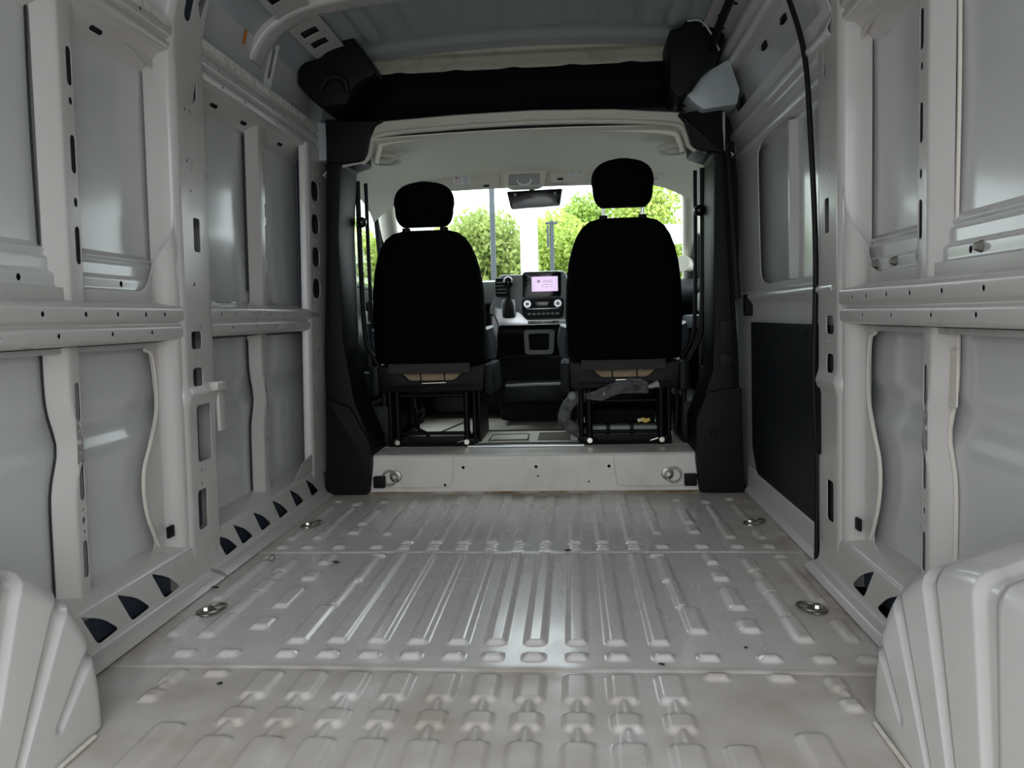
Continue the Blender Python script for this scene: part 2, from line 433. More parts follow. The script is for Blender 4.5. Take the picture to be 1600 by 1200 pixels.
for x in (-.712, .687):
    front_r += [(x, 3.05, 2.99, .04, h0 * .8), (x, 2.95, 2.72, .03, h0 * .8), (x, 2.73, 2.52, .040, h0 * .8), (x, 2.455, 2.41, .044, h0 * .8)]
for x in (-.80, .785):
    front_r += [(x, 3.07, 3.04, .035, h0 * .8), (x, 2.97, 2.74, .03, h0 * .8), (x, 2.62, 2.51, .036, h0 * .8), (x, 2.455, 2.41, .04, h0 * .8)]
def floor_panel(y0, y1, ribs, zlev, lip0, fine_from):
    X = np.arange(-.925, .9151, .0045)
    Y = np.concatenate([np.linspace(y0, fine_from, max(2, int((fine_from - y0) / .05)))[:-1], np.arange(fine_from, y1 + 1e-6, .006)]) if fine_from > y0 else np.arange(y0, y1 + 1e-6, .006)
    Y[-1] = y1
    def fn(XX, YY):
        Z = rib_height(XX, YY, ribs) + zlev
        Z += .0012 * np.sin(XX * 7 + YY * 3) * np.sin(YY * 5)
        Z -= np.where((YY - y0 < .004), .003, 0) * lip0
        return np.stack([XX, YY, Z], -1)
    return grid_mesh('floor_panel', X, Y, fn, M['floor'], floor)
floor_panel(-.55, 1.572, rear, -.003, 0, 1.15)
floor_panel(1.566, 2.381, midr, .0, 1, 0)
floor_panel(2.375, 3.215, front_r, .0025, 1, 0)
box('floor_base', (0, 2.18, -.045), (2.10, 5.46, .06), M['dark'], floor, 0)
# riser at the cab step
riser = empty('wall_front', label='low off-white steel riser below the cab floor, dirty along its foot', kind='structure')
pr = Prof([(3.205, .0), (3.215, .005), (3.222, .155), (3.232, .165), (3.40, .168)], .006)
hl = [hole(x, .115, .014, 8) for x in (.012, .32, -.30)] + [hole(.02, .075, .009), hole(-.38, .04, .012), hole(.235, .05, .008)]
sheet('riser_panel', [(-.78, 0), (.74, 0), (.74, pr.len), (-.78, pr.len)], hl, lambda u, v, w: (u, pr.at(v)[0].x - w * 1, pr.at(v)[0].y), M['riser'], riser, depth=.002, cu=np.linspace(-.7, .7, 8), cv=pr.L[1:-1])
bm = bmesh.new()
for k, xs in ((-1, (-.72, -.34)), (1, (.34, .70))):
    pts = [(xs[0] if k < 0 else xs[1], 3.2105, .028), (xs[1] - .05 if k < 0 else xs[0] + .05, 3.2105, .028), (xs[1] - .01 if k < 0 else xs[0] + .01, 3.2125, .06), (xs[1] if k < 0 else xs[0], 3.218, .155)]
    tube_bm(bm, catmull(pts, 8), .0022, 6)
finish('press_line', bm, M['riser'], riser)
sheet('front_edge_seam', [(-.79, 0), (.78, 0), (.78, .02), (-.79, .02)], [], lambda u, v, w: (u, 3.200 - v * .6, .004 + .006 * (1 - v / .02) + w), mat('dirty_sealant', (.50, .45, .37), .7, dirt=((.20, .13, .065), 7, .42, .62), bump=.5, bscale=60), riser, depth=.002, cu=np.linspace(-.7, .7, 15))

# ================================================================== WALLS
def PL(u, v, w):   # left wall: u along the van, v up, w into the van
    lean = .022 * v + (max(0, v - 1.55) * .25 if v > 1.55 else 0)
    return (-.905 + lean + w, u, v)
def PR(u, v, w):
    lean = .012 * v + (max(0, v - 1.55) * .25 if v > 1.55 else 0)
    return (.885 - lean - w, u, v)
ZC = (.3, .5, .9, 1.1, 1.3, 1.55, 1.65, 1.75)
wallL = empty('wall_left', label='bare grey steel left side wall of the van, ribs and rails exposed', kind='structure')
wallR = empty('wall_right', label='bare grey steel right side wall behind the sliding door, ribs and rails exposed', kind='structure')

def skin(name, P, par, y0, y1, z0, z1, bulge=.012, w0=-.082, prof=None):
    Y = np.linspace(y0, y1, 24); Z = np.linspace(z0, z1, 40)
    def fn(YY, ZZ):
        sy = (YY - y0) / (y1 - y0); sz = (ZZ - z0) / (z1 - z0)
        w = w0 - bulge * np.sin(np.pi * sy) * np.sin(np.pi * sz)
        if prof is not None: w = w + prof(ZZ)
        out = np.zeros(YY.shape + (3,))
        for i in np.ndindex(YY.shape): out[i] = P(YY[i], ZZ[i], w[i])
        return out
    return grid_mesh(name, Y, Z, fn, M['skin'], par)
def low_prof(Z):   # swage line half way up the lower skin
    t = np.clip((Z - .44) / .06, 0, 1); t2 = np.clip((Z - .53) / .03, 0, 1)
    return -.016 * t * t * (3 - 2 * t) + .010 * t2 * t2 * (3 - 2 * t2)

def profsheet(name, P, par, y0, y1, pts, holes, m, r=.006, depth=.002, cu=()):
    """a bent rail: pts are (w,z); holes are functions of the section"""
    p = Prof(pts, r)
    hs = [h(p) for h in holes]
    def PP(u, v, w):
        a, n = p.at(v)
        # local thickness goes to the back of the section
        return P(u, a.y + n.y * -w * 0, a.x + w)
    o = sheet(name, [(y0, 0), (y1, 0), (y1, p.len), (y0, p.len)], hs, PP, m, par, depth, cv=p.L[1:-1], cu=cu)
    if hs and name != 'foot_sill':     # black sheet behind the holes, painting the shade inside the rail
        p2 = Prof([(a - .012, b - .002) for a, b in pts], r)
        sheet(name + '_cavity', [(y0 + .004, 0), (y1 - .004, 0), (y1 - .004, p2.len), (y0 + .004, p2.len)], [], lambda u, v, w: P(u, p2.at(v)[0].y, p2.at(v)[0].x + w), M['dark'], par, 0, cv=p2.L[1:-1])
    return o

def hat_rib(name, P, par, y0, y1, z0, z1, slots, wface=-.04, wback=-.075, bulge=None, m=None, near=.035):
    """upright hat-section stiffener with slots; bulge(z) shifts its far flange"""
    ys = [(wback, y0), (wface, y0 + near), (wface, y1 - .010), (wback, y1)]
    p = Prof(ys, .006)
    fs = p.near(a=None, b=(y0 + near + y1) / 2)
    hs = []
    for (dz, w_, h_, off) in slots: hs.append(slot(fs + off, dz, w_, h_, 4))
    def PP(u, v, w):
        a, n = p.at(u)
        dy = 0
        if bulge: dy = bulge(v) * (1 if u < p.len / 2 else 0)
        return P(a.y - dy, v, a.x + w)
    o = sheet(name, [(0, z0), (p.len, z0), (p.len, z1), (0, z1)], hs, PP, m or M['frame'], par, .002, cu=p.L[1:-1], cv=np.linspace(z0, z1, 18)[1:-1])
    if slots:
        yk = y0 + near + (.034 if bulge else .002)  # near-black sheet behind the slots paints the shade inside the rib
        sheet('rib_shade_sheet', [(yk, z0 + .02), (y1 - .013, z0 + .02), (y1 - .013, z1 - .02), (yk, z1 - .02)], [], lambda u, v, w: P(u, v, wface - .005 + w), M['dark'], par, 0, cv=np.linspace(z0, z1, 8)[1:-1])
    return o
def bow_low(z):   # the wavy flange of the lower ribs
    return -.030 * math.exp(-((z - .48) / .065) ** 2)

def side(P, par, dy, right=False):
    # ---- skins
    skin('outer_panel', P, par, -.55, 2.35, .80, 1.50)
    skin('outer_panel', P, par, -.55, 2.35, .05, .72, .006, -.078, low_prof)
    # ---- inner frame of the rear bay, with its two openings
    yo = dy
    up = [(.35, 1.47), (1.72 + yo, 1.47), (1.92 + yo, 1.452), (2.045 + yo, 1.425), (2.09 + yo, 1.355), (2.055 + yo, 1.12), (2.01 + yo, .95), (1.955 + yo, .835), (.35, .835)]
    lo = [(.35, .69), (1.90 + yo, .69), (1.955 + yo, .685), (1.968 + yo, .60), (1.975 + yo, .53), (1.94 + yo, .44), (1.895 + yo, .36), (1.90 + yo, .26), (1.955 + yo, .14), (.35, .14)]
    def press(u, v, w):
        ww = w - .05
        t = min(1, max(0, (u - (1.985 + yo)) / .045)); fd = min(1, max(0, (1.38 - v) / .16)); fd = fd * fd * (3 - 2 * fd); ww += .042 * t * t * (3 - 2 * t) * fd
        return P(u, v, ww)
    sheet('inner_frame', [(-.55, .10), (2.10 + yo, .10), (2.10 + yo, 1.57), (-.55, 1.57)], [rnd(up, [0, .02, .08, .06, .06, .06, .06, .05, 0], 4), rnd(lo, [0, .02, .03, .05, .05, .06, .06, .06, .05, 0], 4)],
          press, M['frame'], par, .003, cu=[1.985 + yo + k * .009 for k in range(6)] + [1.9 + yo], cv=sorted(ZC + (1.22, 1.25, 1.28, 1.305, 1.33, 1.355, 1.38)))
    # sealant beads along the opening edges
    bm = bmesh.new()
    e1 = catmull([(2.03 + yo, 1.43, 0), (2.088 + yo, 1.35, 0), (2.057 + yo, 1.12, 0)], 8)
    tube_bm(bm, [P(p.x + .004, p.y, -.054) for p in e1], .0035, 6)
    e2 = catmull([(1.93 + yo, .685, 0), (1.965 + yo, .66, 0), (1.975 + yo, .53, 0), (1.94 + yo, .44, 0), (1.90 + yo, .36, 0), (1.905 + yo, .26, 0), (1.955 + yo, .15, 0)], 8)
    tube_bm(bm, [P(p.x + .003, p.y, -.052 + (.03 if p.x > 1.99 + yo else 0)) for p in e2], .005, 6)
    finish('sealant_bead', bm, M['seal'], par)
    # ---- reinforcement strip along the foot of the upper skin
    profsheet('skin_foot_strip', P, par, .35, 2.02 + yo, [(-.088, .935), (-.080, .925), (-.072, .918), (-.078, .908), (-.070, .902), (-.070, .872), (-.062, .866), (-.062, .838), (-.055, .83)],
              [(lambda p, y=y: hole(y, p.near(b=.852), .016, 8)) for y in (1.50 + yo, 1.70 + yo, 1.86 + yo)], M['skin'], r=.004)
    # ---- waist rail
    rail = [(-.095, .826), (-.03, .802), (-.004, .797), (0, .790), (0, .760), (-.012, .753), (-.012, .749), (-.003, .744), (-.003, .716), (-.012, .708), (-.100, .694)]
    ys1 = [.62, .80, .98, 1.16, 1.33, 1.48, 1.62, 1.74, 1.86, 1.95]
    ys2 = [.70, .92, 1.14, 1.36, 1.53, 1.72, 1.89]
    hs = [(lambda p, y=y: hole(y + yo, p.near(b=.776), .0135, 6)) for y in ys1] + [(lambda p, y=y: hole(y + yo, p.near(b=.730), .0125, 6)) for y in ys2]
    hs += [(lambda p, y=y, l=l: slot(y + yo, p.near(b=.818), l, .013, 4)) for y, l in ((1.56, .16), (1.83, .14), (1.2, .2))]
    profsheet('waist_rail', P, par, -.55, 2.045 + yo, rail, hs, M['frame'], cu=[2.0 + yo])
    # ---- upper rail
    urail = [(-.10, 1.405), (-.085, 1.415), (-.035, 1.470), (-.012, 1.475), (-.006, 1.492), (-.016, 1.503), (-.004, 1.512), (-.002, 1.545), (-.014, 1.557), (-.10, 1.568)]
    hs = [(lambda p, y=y: slot(y + yo, p.near(b=1.444), .05, .014, 4)) for y in (1.45, 1.80, 1.1)] + [(lambda p, y=y: hole(y + yo, p.near(b=1.53), .012, 6)) for y in (1.2, 1.5, 1.75, 1.9)]
    profsheet('upper_rail', P, par, -.55, 2.06 + yo, urail, hs, M['frame'])
    sheet('sealing_tape', rnd([(.4, -.005), (2.03 + yo, -.005), (2.03 + yo, .030), (.4, .030)], .006), [], lambda u, v, w: P(u, 1.536 + v * .8, .0015 - max(0, v - .012) * .55 + w), M['tape'], par, .002, cu=np.linspace(.5, 2, 30))
    # ---- stiffener ribs
    hat_rib('stiffener_rib', P, par, 1.595 + yo, 1.690 + yo, .80, 1.49, [(1.32, .019, .085, .004), (1.245, .014, .018, .004), (1.13, .019, .085, .004), (1.025, .014, .022, .004), (.93, .019, .085, .004)], -.04)
    hat_rib('stiffener_rib', P, par, 1.575 + yo, 1.660 + yo, .08, .705, [(.58, .018, .09, .0), (.515, .008, .008, .0), (.49, .012, .014, .0), (.465, .008, .008, .0), (.40, .018, .088, .0), (.335, .008, .008, 0), (.31, .012, .016, .0), (.284, .008, .008, 0), (.22, .018, .088, .0)], -.04, bulge=bow_low)
    bm = bmesh.new()
    e3 = catmull([(1.590 + yo, 1.45, 0), (1.586 + yo, 1.2, 0), (1.589 + yo, .98, 0), (1.592 + yo, .86, 0)], 8)
    tube_bm(bm, [P(p.x, p.y, -.080) for p in e3], .0045 if right else .003, 5)
    e4 = [(1.570 + yo - bow_low(z), z) for z in np.linspace(.15, .69, 20)]
    tube_bm(bm, [P(a, z, -.076) for a, z in e4], .004 if right else .003, 5)
    finish('sealant_bead', bm, M['seal'] if right else M['dark'], par)
    if right:
        sheet('sealant_tab', rect(1.570 + yo, .60, .030, .12, .005), [], lambda u, v, w: P(u - .02 * (v - .6) , v, -.066 + w), M['seal'], par, .004)
    # ---- foot sill with its row of triangular holes
    sp_ = [(-.085, .150), (-.05, .140), (-.012, .128), (-.004, .120), (.004, .030), (.008, .022), (.03, .016), (.05, .004)]
    yks = ([1.42, 1.55, 1.685, 1.835] if not right else [1.40, 1.55, 1.70, 1.86])
    def tri(p, y):
        a = p.near(b=.116); b = p.near(b=.036)
        return rnd([(y, a), (y + .045, b), (y + .128, b - .004), (y + .075, (a + b) / 2 - .008)], [.008, .016, .012, .03], 4)
    profsheet('foot_sill', P, par, -.55, 2.15 + yo * 2, sp_, [(lambda p, y=y: tri(p, y)) for y in yks], M['frame'], cu=np.linspace(1, 2, 6))
    sheet('sill_shade_plate', [(-.55, .0), (2.05 + yo, .0), (2.05 + yo, .135), (-.55, .135)], [], lambda u, v, w: P(u, v, -.06 + w), M['void'], par, .002)  # slate plate behind the triangles, coloured like the shade in the sill
    # ---- main pillar between the bays
    ya, yb = 2.035 + yo, 2.225 + yo
    fw = [(-.075, ya - .008), (-.012, ya + .002), (0, ya + .018), (0, yb - .012), (-.008, yb), (-.12, yb + .004)]
    p = Prof(fw, .008); mid = p.near(b=(ya + yb) / 2)
    H = []
    def q(y, z, w_, h_, r=.010): H.append(rect(p.near(b=y), z, w_, h_, r))
    q(2.135 + yo, 1.00, .040, .095, .010); q(2.115 + yo, .703, .062, .050, .014); q(2.118 + yo, .598, .058, .052, .014)
    if not right: q(2.135 + yo, .435, .085, .165, .014)
    q(2.12 + yo, .215, .055, .115, .012)
    u0 = p.near(b=2.15 + yo)
    H.append(rnd([(u0 - .012, 1.36), (u0 + .018, 1.45), (u0 + .014, 1.385)][::1], .004)); H.append(slot(p.near(b=2.12 + yo), 1.62, .04, .085))
    H.append(rnd([(u0 + .03, 1.60), (u0 + .045, 1.69), (u0, 1.64)], .008))
    for (y, z, d) in ((2.10, 1.20, .012), (2.115, 1.12, .010), (2.11, .86, .012), (2.10, 1.34, .012), (2.13, 1.34, .012), (2.11, .74, .009), (2.135, .74, .009), (2.11, .66, .010), (2.135, .66, .010), (2.12, .63, .009), (2.12, .33, .010), (2.14, .33, .010), (2.12, .29, .010)):
        H.append(hole(p.near(b=y + yo), z, d))
    def PPil(u, v, w):
        a, n = p.at(u)
        k = .010 * math.exp(-((v - .545) / .02) ** 2)
        return P(a.y - .03 * max(0, .12 - v), v, a.x + w + (k if a.x > -.02 else 0))
    sheet('main_pillar', [(0, .0), (p.len, .0), (p.len, 1.80), (0, 1.80)], H, PPil, M['frame'], par, .0025, cu=p.L[1:-1], cv=sorted(list(np.linspace(.05, .7, 18)) + [.50, .515, .53, .545, .56, .57] + [.9, 1.1, 1.3, 1.5, 1.56, 1.62, 1.7]))
    sheet('pillar_shade_plate', [(ya + .02, .02), (yb - .01, .02), (yb - .01, 1.78), (ya + .02, 1.78)], [], lambda u, v, w: P(u, v, -.055 + w), M['void'], par, .002, cv=ZC)  # slate plate carries the shade seen through the pillar holes
    # frame face beside the pillar with its little square hole
    box('square_plug', P(1.905 + yo + .075, .185, -.028), (.008, .032, .032), M['black'], par, .003)
    # high panel between rail and roof
    skin('high_panel', P, par, -.55, 3.25 if not right else 2.35, 1.56, 1.80, .004, -.075)
side(PL, wallL, 0.0)
side(PR, wallR, 0.05, True)

# ---- left wall, front bay
skin('outer_panel', PL, wallL, 2.20, 3.48, .80, 1.50)
skin('outer_panel', PL, wallL, 2.20, 3.48, .05, .72, .006, -.078, low_prof)
lrail = [(-.095, .826), (-.03, .802), (-.006, .798), (0, .790), (0, .762), (-.010, .755), (-.010, .751), (-.003, .746), (-.003, .722), (-.012, .712), (-.100, .698)]
profsheet('waist_rail', PL, wallL, 2.20, 3.17, lrail,
          [(lambda p, y=y: hole(y, p.near(b=.777), .012, 6)) for y in (2.28, 2.38, 2.52, 2.66, 2.80, 2.92, 3.02)] + [(lambda p, y=y: hole(y, p.near(b=.734), .011, 6)) for y in (2.36, 2.55, 2.72, 2.90, 3.05)] +
          [(lambda p, y=y: slot(y, p.near(b=.818), .12, .012, 4)) for y in (2.45, 2.82)], M['frame'])
urail = [(-.10, 1.400), (-.085, 1.405), (-.035, 1.450), (-.012, 1.458), (-.004, 1.480), (-.018, 1.488), (-.003, 1.500), (-.003, 1.525), (-.016, 1.533), (-.004, 1.543), (-.004, 1.560), (-.02, 1.568), (-.10, 1.58)]
profsheet('upper_rail', PL, wallL, 2.20, 3.30, urail,
          [(lambda p, y=y: slot(y, p.near(b=1.428), .05, .014, 4)) for y in (2.40, 2.62, 2.95)] + [(lambda p, y=y: hole(y, p.near(b=1.512), .011, 6)) for y in (2.33, 2.45, 2.57, 2.75, 2.86, 3.0, 3.12)] +
          [(lambda p, y=y: hole(y, p.near(b=1.47), .011, 6)) for y in (2.36, 2.52, 2.8, 3.05)], M['frame'])
sheet('sealing_tape', [(2.22, -.005), (3.28, -.005), (3.28, .032), (2.22, .032)], [], lambda u, v, w: PL(u, 1.546 + v * .8, .0005 - max(0, v - .014) * .55 + w), M['tape'], wallL, .002, cu=np.linspace(2.3, 3.2, 20))
hat_rib('stiffener_rib', PL, wallL, 2.665, 2.765, .79, 1.46, [(1.30, .011, .12, .012), (1.15, .010, .05, .012), (1.04, .011, .12, .012), (.90, .010, .05, .012)], -.042)
hat_rib('stiffener_rib', PL, wallL, 2.635, 2.735, .10, .71, [(.60, .010, .11, .012), (.50, .007, .012, .012), (.42, .010, .10, .012), (.33, .007, .012, .012), (.22, .010, .11, .012)], -.042, bulge=bow_low)
tube('sealant_bead', [PL(2.630 - bow_low(z), z, -.076) for z in np.linspace(.15, .69, 16)], .004, M['dark'], wallL, 5)
tube('sealant_bead', [PL(2.658, z, -.080) for z in np.linspace(.86, 1.40, 8)], .004, M['dark'], wallL, 5)
sp_ = [(-.085, .150), (-.05, .138), (-.012, .126), (-.004, .118), (.004, .030), (.008, .022), (.03, .016), (.05, .004)]
def tri2(p, y):
    a = p.near(b=.112); b = p.near(b=.034)
    return rnd([(y, a), (y + .05, b), (y + .135, b - .004), (y + .08, (a + b) / 2 - .006)], [.008, .016, .012, .03], 4)
profsheet('foot_sill', PL, wallL, 2.13, 3.20, sp_, [(lambda p, y=y: tri2(p, y)) for y in (2.17 + .02, 2.31, 2.465, 2.63, 2.80, 2.98)], M['frame'], cu=np.linspace(2.2, 3.1, 8))
sheet('sill_shade_plate', [(2.2, .0), (3.2, .0), (3.2, .135), (2.2, .135)], [], lambda u, v, w: PL(u, v, -.06 + w), M['void'], wallL, .002)  # front bay plate, shade of the sill hollow in its colour
fp = Prof([(-.03, 3.070), (-.006, 3.078), (.0, 3.090), (.0, 3.34)], .006)
fh = [rect(fp.near(b=3.165), z, .095, .080, .036, 5) for z in (1.285, 1.150, 1.015, .885)]
for z in (1.355, 1.218, 1.083, .95, .82): fh += [hole(fp.near(b=3.145), z, .012), hole(fp.near(b=3.175), z, .016)]
for z in (.62, .5, .36, .25): fh.append(hole(fp.near(b=3.15), z, .011))
def PFP(u, v, w):
    a, n = fp.at(u); return PL(a.y + .02 * (v - .8), v, a.x + w)
sheet('front_pillar', [(0, .10), (fp.len, .10), (fp.len, 1.47), (0, 1.47)], fh, PFP, M['frame'], wallL, .003, cu=fp.L[1:-1], cv=ZC)
sheet('pillar_shade_plate', [(3.10, .8), (3.32, .8), (3.32, 1.40), (3.10, 1.40)], [], lambda u, v, w: PL(u, v, -.05 + w), M['void'], wallL, .002, cv=(1, 1.2))  # plate behind the ovals, coloured as the shade within
sheet('gap_shade_sheet', [(3.20, .18), (3.36, .18), (3.36, .69), (3.20, .69)], [], lambda u, v, w: PL(u - .02 * math.sin((v - .18) * 9), v, -.070 + w), M['dark'], wallL, .002, cv=np.linspace(.2, .65, 8))  # dark sheet painted as the shadow between skin and front pillar
sheet('corner_gusset', rnd([(2.86, .13), (3.24, .13), (3.24, .20), (3.05, .20), (2.95, .185)], .02), [], lambda u, v, w: PL(u, v, -.004 + w), M['frame'], wallL, .003)
# latch bracket on the main pillar
bm = bmesh.new(); box_bm(bm, Vector(PL(2.215, .565, .012)), (.03, .075, .03), .010); box_bm(bm, Vector(PL(2.245, .49, .004)), (.012, .05, .13), .005)
finish('pillar_bracket', bm, M['frame'], wallL, 40)
sheet('pillar_cover', rect(2.215, .432, .052, .205, .010), [], lambda u, v, w: PR(u + .05, v, .004 + w), M['black'], wallR, .005)
# high rib above the front bay, and the orange tape on the panel
hat_rib('stiffener_rib', PL, wallL, 2.80, 2.86, 1.575, 1.80, [(1.69, .014, .11, -.028)], -.058, -.08, m=M['skin'])
sheet('orange_sticker', rect(2.60, 1.705, .018, .045, .002), [], lambda u, v, w: PL(u, v, -.0735 + w), M['orange'], wallL, .001)
# pencil scratches and studs on the right skin
bm = bmesh.new()
for pts in (((1.52, 1.335), (1.50, 1.35), (1.485, 1.343), (1.465, 1.36)), ((1.545, 1.318), (1.51, 1.318), (1.50, 1.297))):
    tube_bm(bm, catmull([PR(a, b, -.086) for a, b in pts], 6), .0011, 4)
finish('scratch', bm, M['scratch'], wallR)
for y in (1.46, 1.70, 1.84, 1.95):
    bm = bmesh.new(); c = PR(y + .05, .855, -.060)
    tube_bm(bm, [(c[0] + .004, c[1], c[2]), (c[0] - .012, c[1], c[2])], [.013, .006], 8)
    finish('stud', bm, M['ring'], wallR)

# ================================================================== SLIDING DOOR (right)
door = empty('door_1', label='sliding side door with grey painted inner frame and black lower lining board', kind='structure')
def PD(u, v, w):
    lean = .012 * v + (max(0, v - 1.45) * .30 if v > 1.45 else 0)
    return (.905 - lean - w, u, v)
sheet('door_frame', [(2.15, .0), (3.42, .0), (3.42, 1.78), (2.15, 1.78)],
      [rnd([(2.20, .845), (2.93, .845), (3.02, .87), (3.05, 1.345), (2.98, 1.375), (2.20, 1.375)], [0, .05, .06, .05, .05, 0]), rnd([(2.20, 1.545), (3.26, 1.545), (3.30, 1.70), (2.20, 1.70)], [0, .03, .02, 0])],
      PD, M['door'], door, .003, cv=(.3, .6, 1.1, 1.45, 1.5, 1.6))
for (z0, z1, y0, y1) in ((.82, 1.42, 2.1, 3.4), (1.5, 1.76, 2.1, 3.42)):
    skin('outer_panel', PD, door, y0, y1, z0, z1, .004, -.034 if z0 < 1 else -.03)
box('corner_hole_shade', PD(3.235, 1.60, -.033), (.006, .09, .075), M['dark'], door, .003)  # solid dark box; its black stands for the shade in a hole
profsheet('door_waist_ledge', PD, door, 2.15, 3.42, [(-.05, .845), (-.01, .835), (.020, .812), (.024, .800), (.012, .785), (.002, .77), (.002, .715)], [], M['door'], r=.008)
profsheet('door_ledge', PD, door, 2.15, 3.42, [(-.05, 1.372), (.0, 1.380), (.012, 1.395), (.006, 1.412), (.0, 1.425), (.004, 1.455), (.022, 1.468), (.024, 1.480), (.01, 1.50), (-.045, 1.548)], [], M['door'], r=.006)
profsheet('door_ledge', PD, door, 2.15, 3.42, [(-.045, 1.69), (.004, 1.695), (.014, 1.708), (.006, 1.722), (.002, 1.735), (.014, 1.748), (.012, 1.76), (0, 1.77)], [], M['door'], r=.005)
hat_rib('stiffener_rib', PD, door, 2.63, 2.70, .85, 1.37, [], -.012, -.05, m=M['door'])
for y in (2.56, 2.80):   # hooked tabs under the top ledge
    bm = bmesh.new(); c = Vector(PD(y, 1.655, -.03)); box_bm(bm, c, (.012, .05, .022), .004)
    finish('black_clip', bm, M['black'], door)
sheet('lining_board', rnd([(2.16, .0), (2.40, .04), (2.75, .078), (3.05, .105), (3.13, .20), (3.13, .702), (2.16, .702)], [0, .02, .02, .04, .03, .01, 0]), [], lambda u, v, w: PD(u, v, .012 + w), M['panelblack'], door, .006, cv=(.3,))
for y in (2.40, 2.58, 2.76, 2.94):
    bm = bmesh.new(); c = PD(y, .675, .013); tube_bm(bm, [(c[0], y, c[2]), (c[0] - .003, y, c[2])], .006, 8); finish('screw', bm, M['rubber'], door)
profsheet('door_foot', PD, door, 2.15, 3.20, [(.010, .115), (.014, .10), (.016, .03), (.03, .006)], [], M['door'])
sheet('black_handle', rect(3.16, .77, .045, .085, .012), [], lambda u, v, w: PD(u, v, .03 + w), M['black'], door, .03)
# weather strips round the opening
bm = bmesh.new()
tube_bm(bm, catmull([(.882, 2.275, .0), (.882, 2.275, .3), (.876, 2.295, .55), (.874, 2.285, .9), (.864, 2.31, 1.25), (.855, 2.345, 1.48), (.82, 2.39, 1.66), (.78, 2.41, 1.78)], 8), .008, 8)
finish('weather_strip', bm, M['rubber'], door)
bm = bmesh.new()
tube_bm(bm, catmull([(.71, 2.2, 1.775), (.715, 2.7, 1.77), (.725, 3.10, 1.735), (.765, 3.26, 1.66), (.80, 3.27, 1.55), (.815, 3.22, 1.3), (.835, 3.16, .8)], 8), .016, 8)
finish('weather_strip', bm, M['rubber'], door)

# ================================================================== ROOF
ceil = empty('ceiling', label='grey ribbed steel roof with a cross bow and perforated side rails', kind='structure')
RP = [(-1.0, 1.52), (-.955, 1.62), (-.905, 1.72), (-.84, 1.785), (-.74, 1.835), (-.55, 1.868), (-.3, 1.885), (0, 1.892)]
RPs = catmull([(a, b, 0) for a, b in RP] + [(-a, b, 0) for a, b in RP[::-1][1:]], 10)
rl = [0]
for a, b in zip(RPs, RPs[1:]): rl.append(rl[-1] + (b - a).length)
RL = rl[-1]
rx = np.array([p.x for p in RPs]); rz = np.array([p.y for p in RPs]); rl = np.array(rl)
def roof_pt(l, y, d=0.0):
    """point on the roof section at length l, d inwards"""
    x = np.interp(l, rl, rx); z = np.interp(l, rl, rz)
    e = .01; tx = np.interp(l + e, rl, rx) - np.interp(l - e, rl, rx); tz = np.interp(l + e, rl, rz) - np.interp(l - e, rl, rz)
    n = math.hypot(tx, tz) or 1
    return (x + tz / n * d, y, z - tx / n * d)
Ls = np.linspace(.20, RL - .20, 230); Ys = np.concatenate([np.linspace(-.55, 2.2, 16)[:-1], np.linspace(2.2, 3.345, 60)])
def roof_fn(LL, YY):
    out = np.zeros(LL.shape + (3,)); c = RL / 2
    for i in np.ndindex(LL.shape):
        l, y = LL[i], YY[i]; s = abs(l - c)
        d = 0
        for k, (s0, w) in enumerate(((.12, .05), (.26, .05), (.40, .045), (.52, .04), (.60, .03))):
            t = max(0, 1 - abs(s - s0) / w); d += .010 * min(1, t * 2.2) * (1 if y < 3.14 - .03 * (k % 2) else max(0, 1 - (y - 3.12) / .03))
        t = max(0, min(1, (y - 3.20) / .03)); d += .018 * t * t * (3 - 2 * t)
        out[i] = roof_pt(l, y, d)
    return out
grid_mesh('roof_and_closing_panel', Ls, Ys, roof_fn, M['roof'], ceil)
# cross bow with its slots and dots
bow = Prof([(2.665, .0), (2.670, .022), (2.682, .028), (2.752, .028), (2.764, .022), (2.769, .0)], .006)
bh = []
cmid = bow.near(a=2.71)
for l in np.linspace(.42, RL - .42, 26): bh.append(hole(bow.near(a=2.735), l, .010))
for s in (-1, 1):
    for off in (.72, .845):
        bh.append(rnd([(bow.near(a=2.740) , RL / 2 + s * (off + .05)), (bow.near(a=2.755), RL / 2 + s * (off + .03)), (bow.near(a=2.755), RL / 2 + s * (off - .03)), (bow.near(a=2.740), RL / 2 + s * (off - .05))], .005))
def PBow(u, v, w):
    a, n = bow.at(u); return roof_pt(v, a.x, a.y + w)
sheet('roof_bow', [(0, .16), (bow.len, .16), (bow.len, RL - .16), (0, RL - .16)], bh, PBow, M['frame'], ceil, .002, cu=bow.L[1:-1], cv=np.linspace(.2, RL - .2, 50))
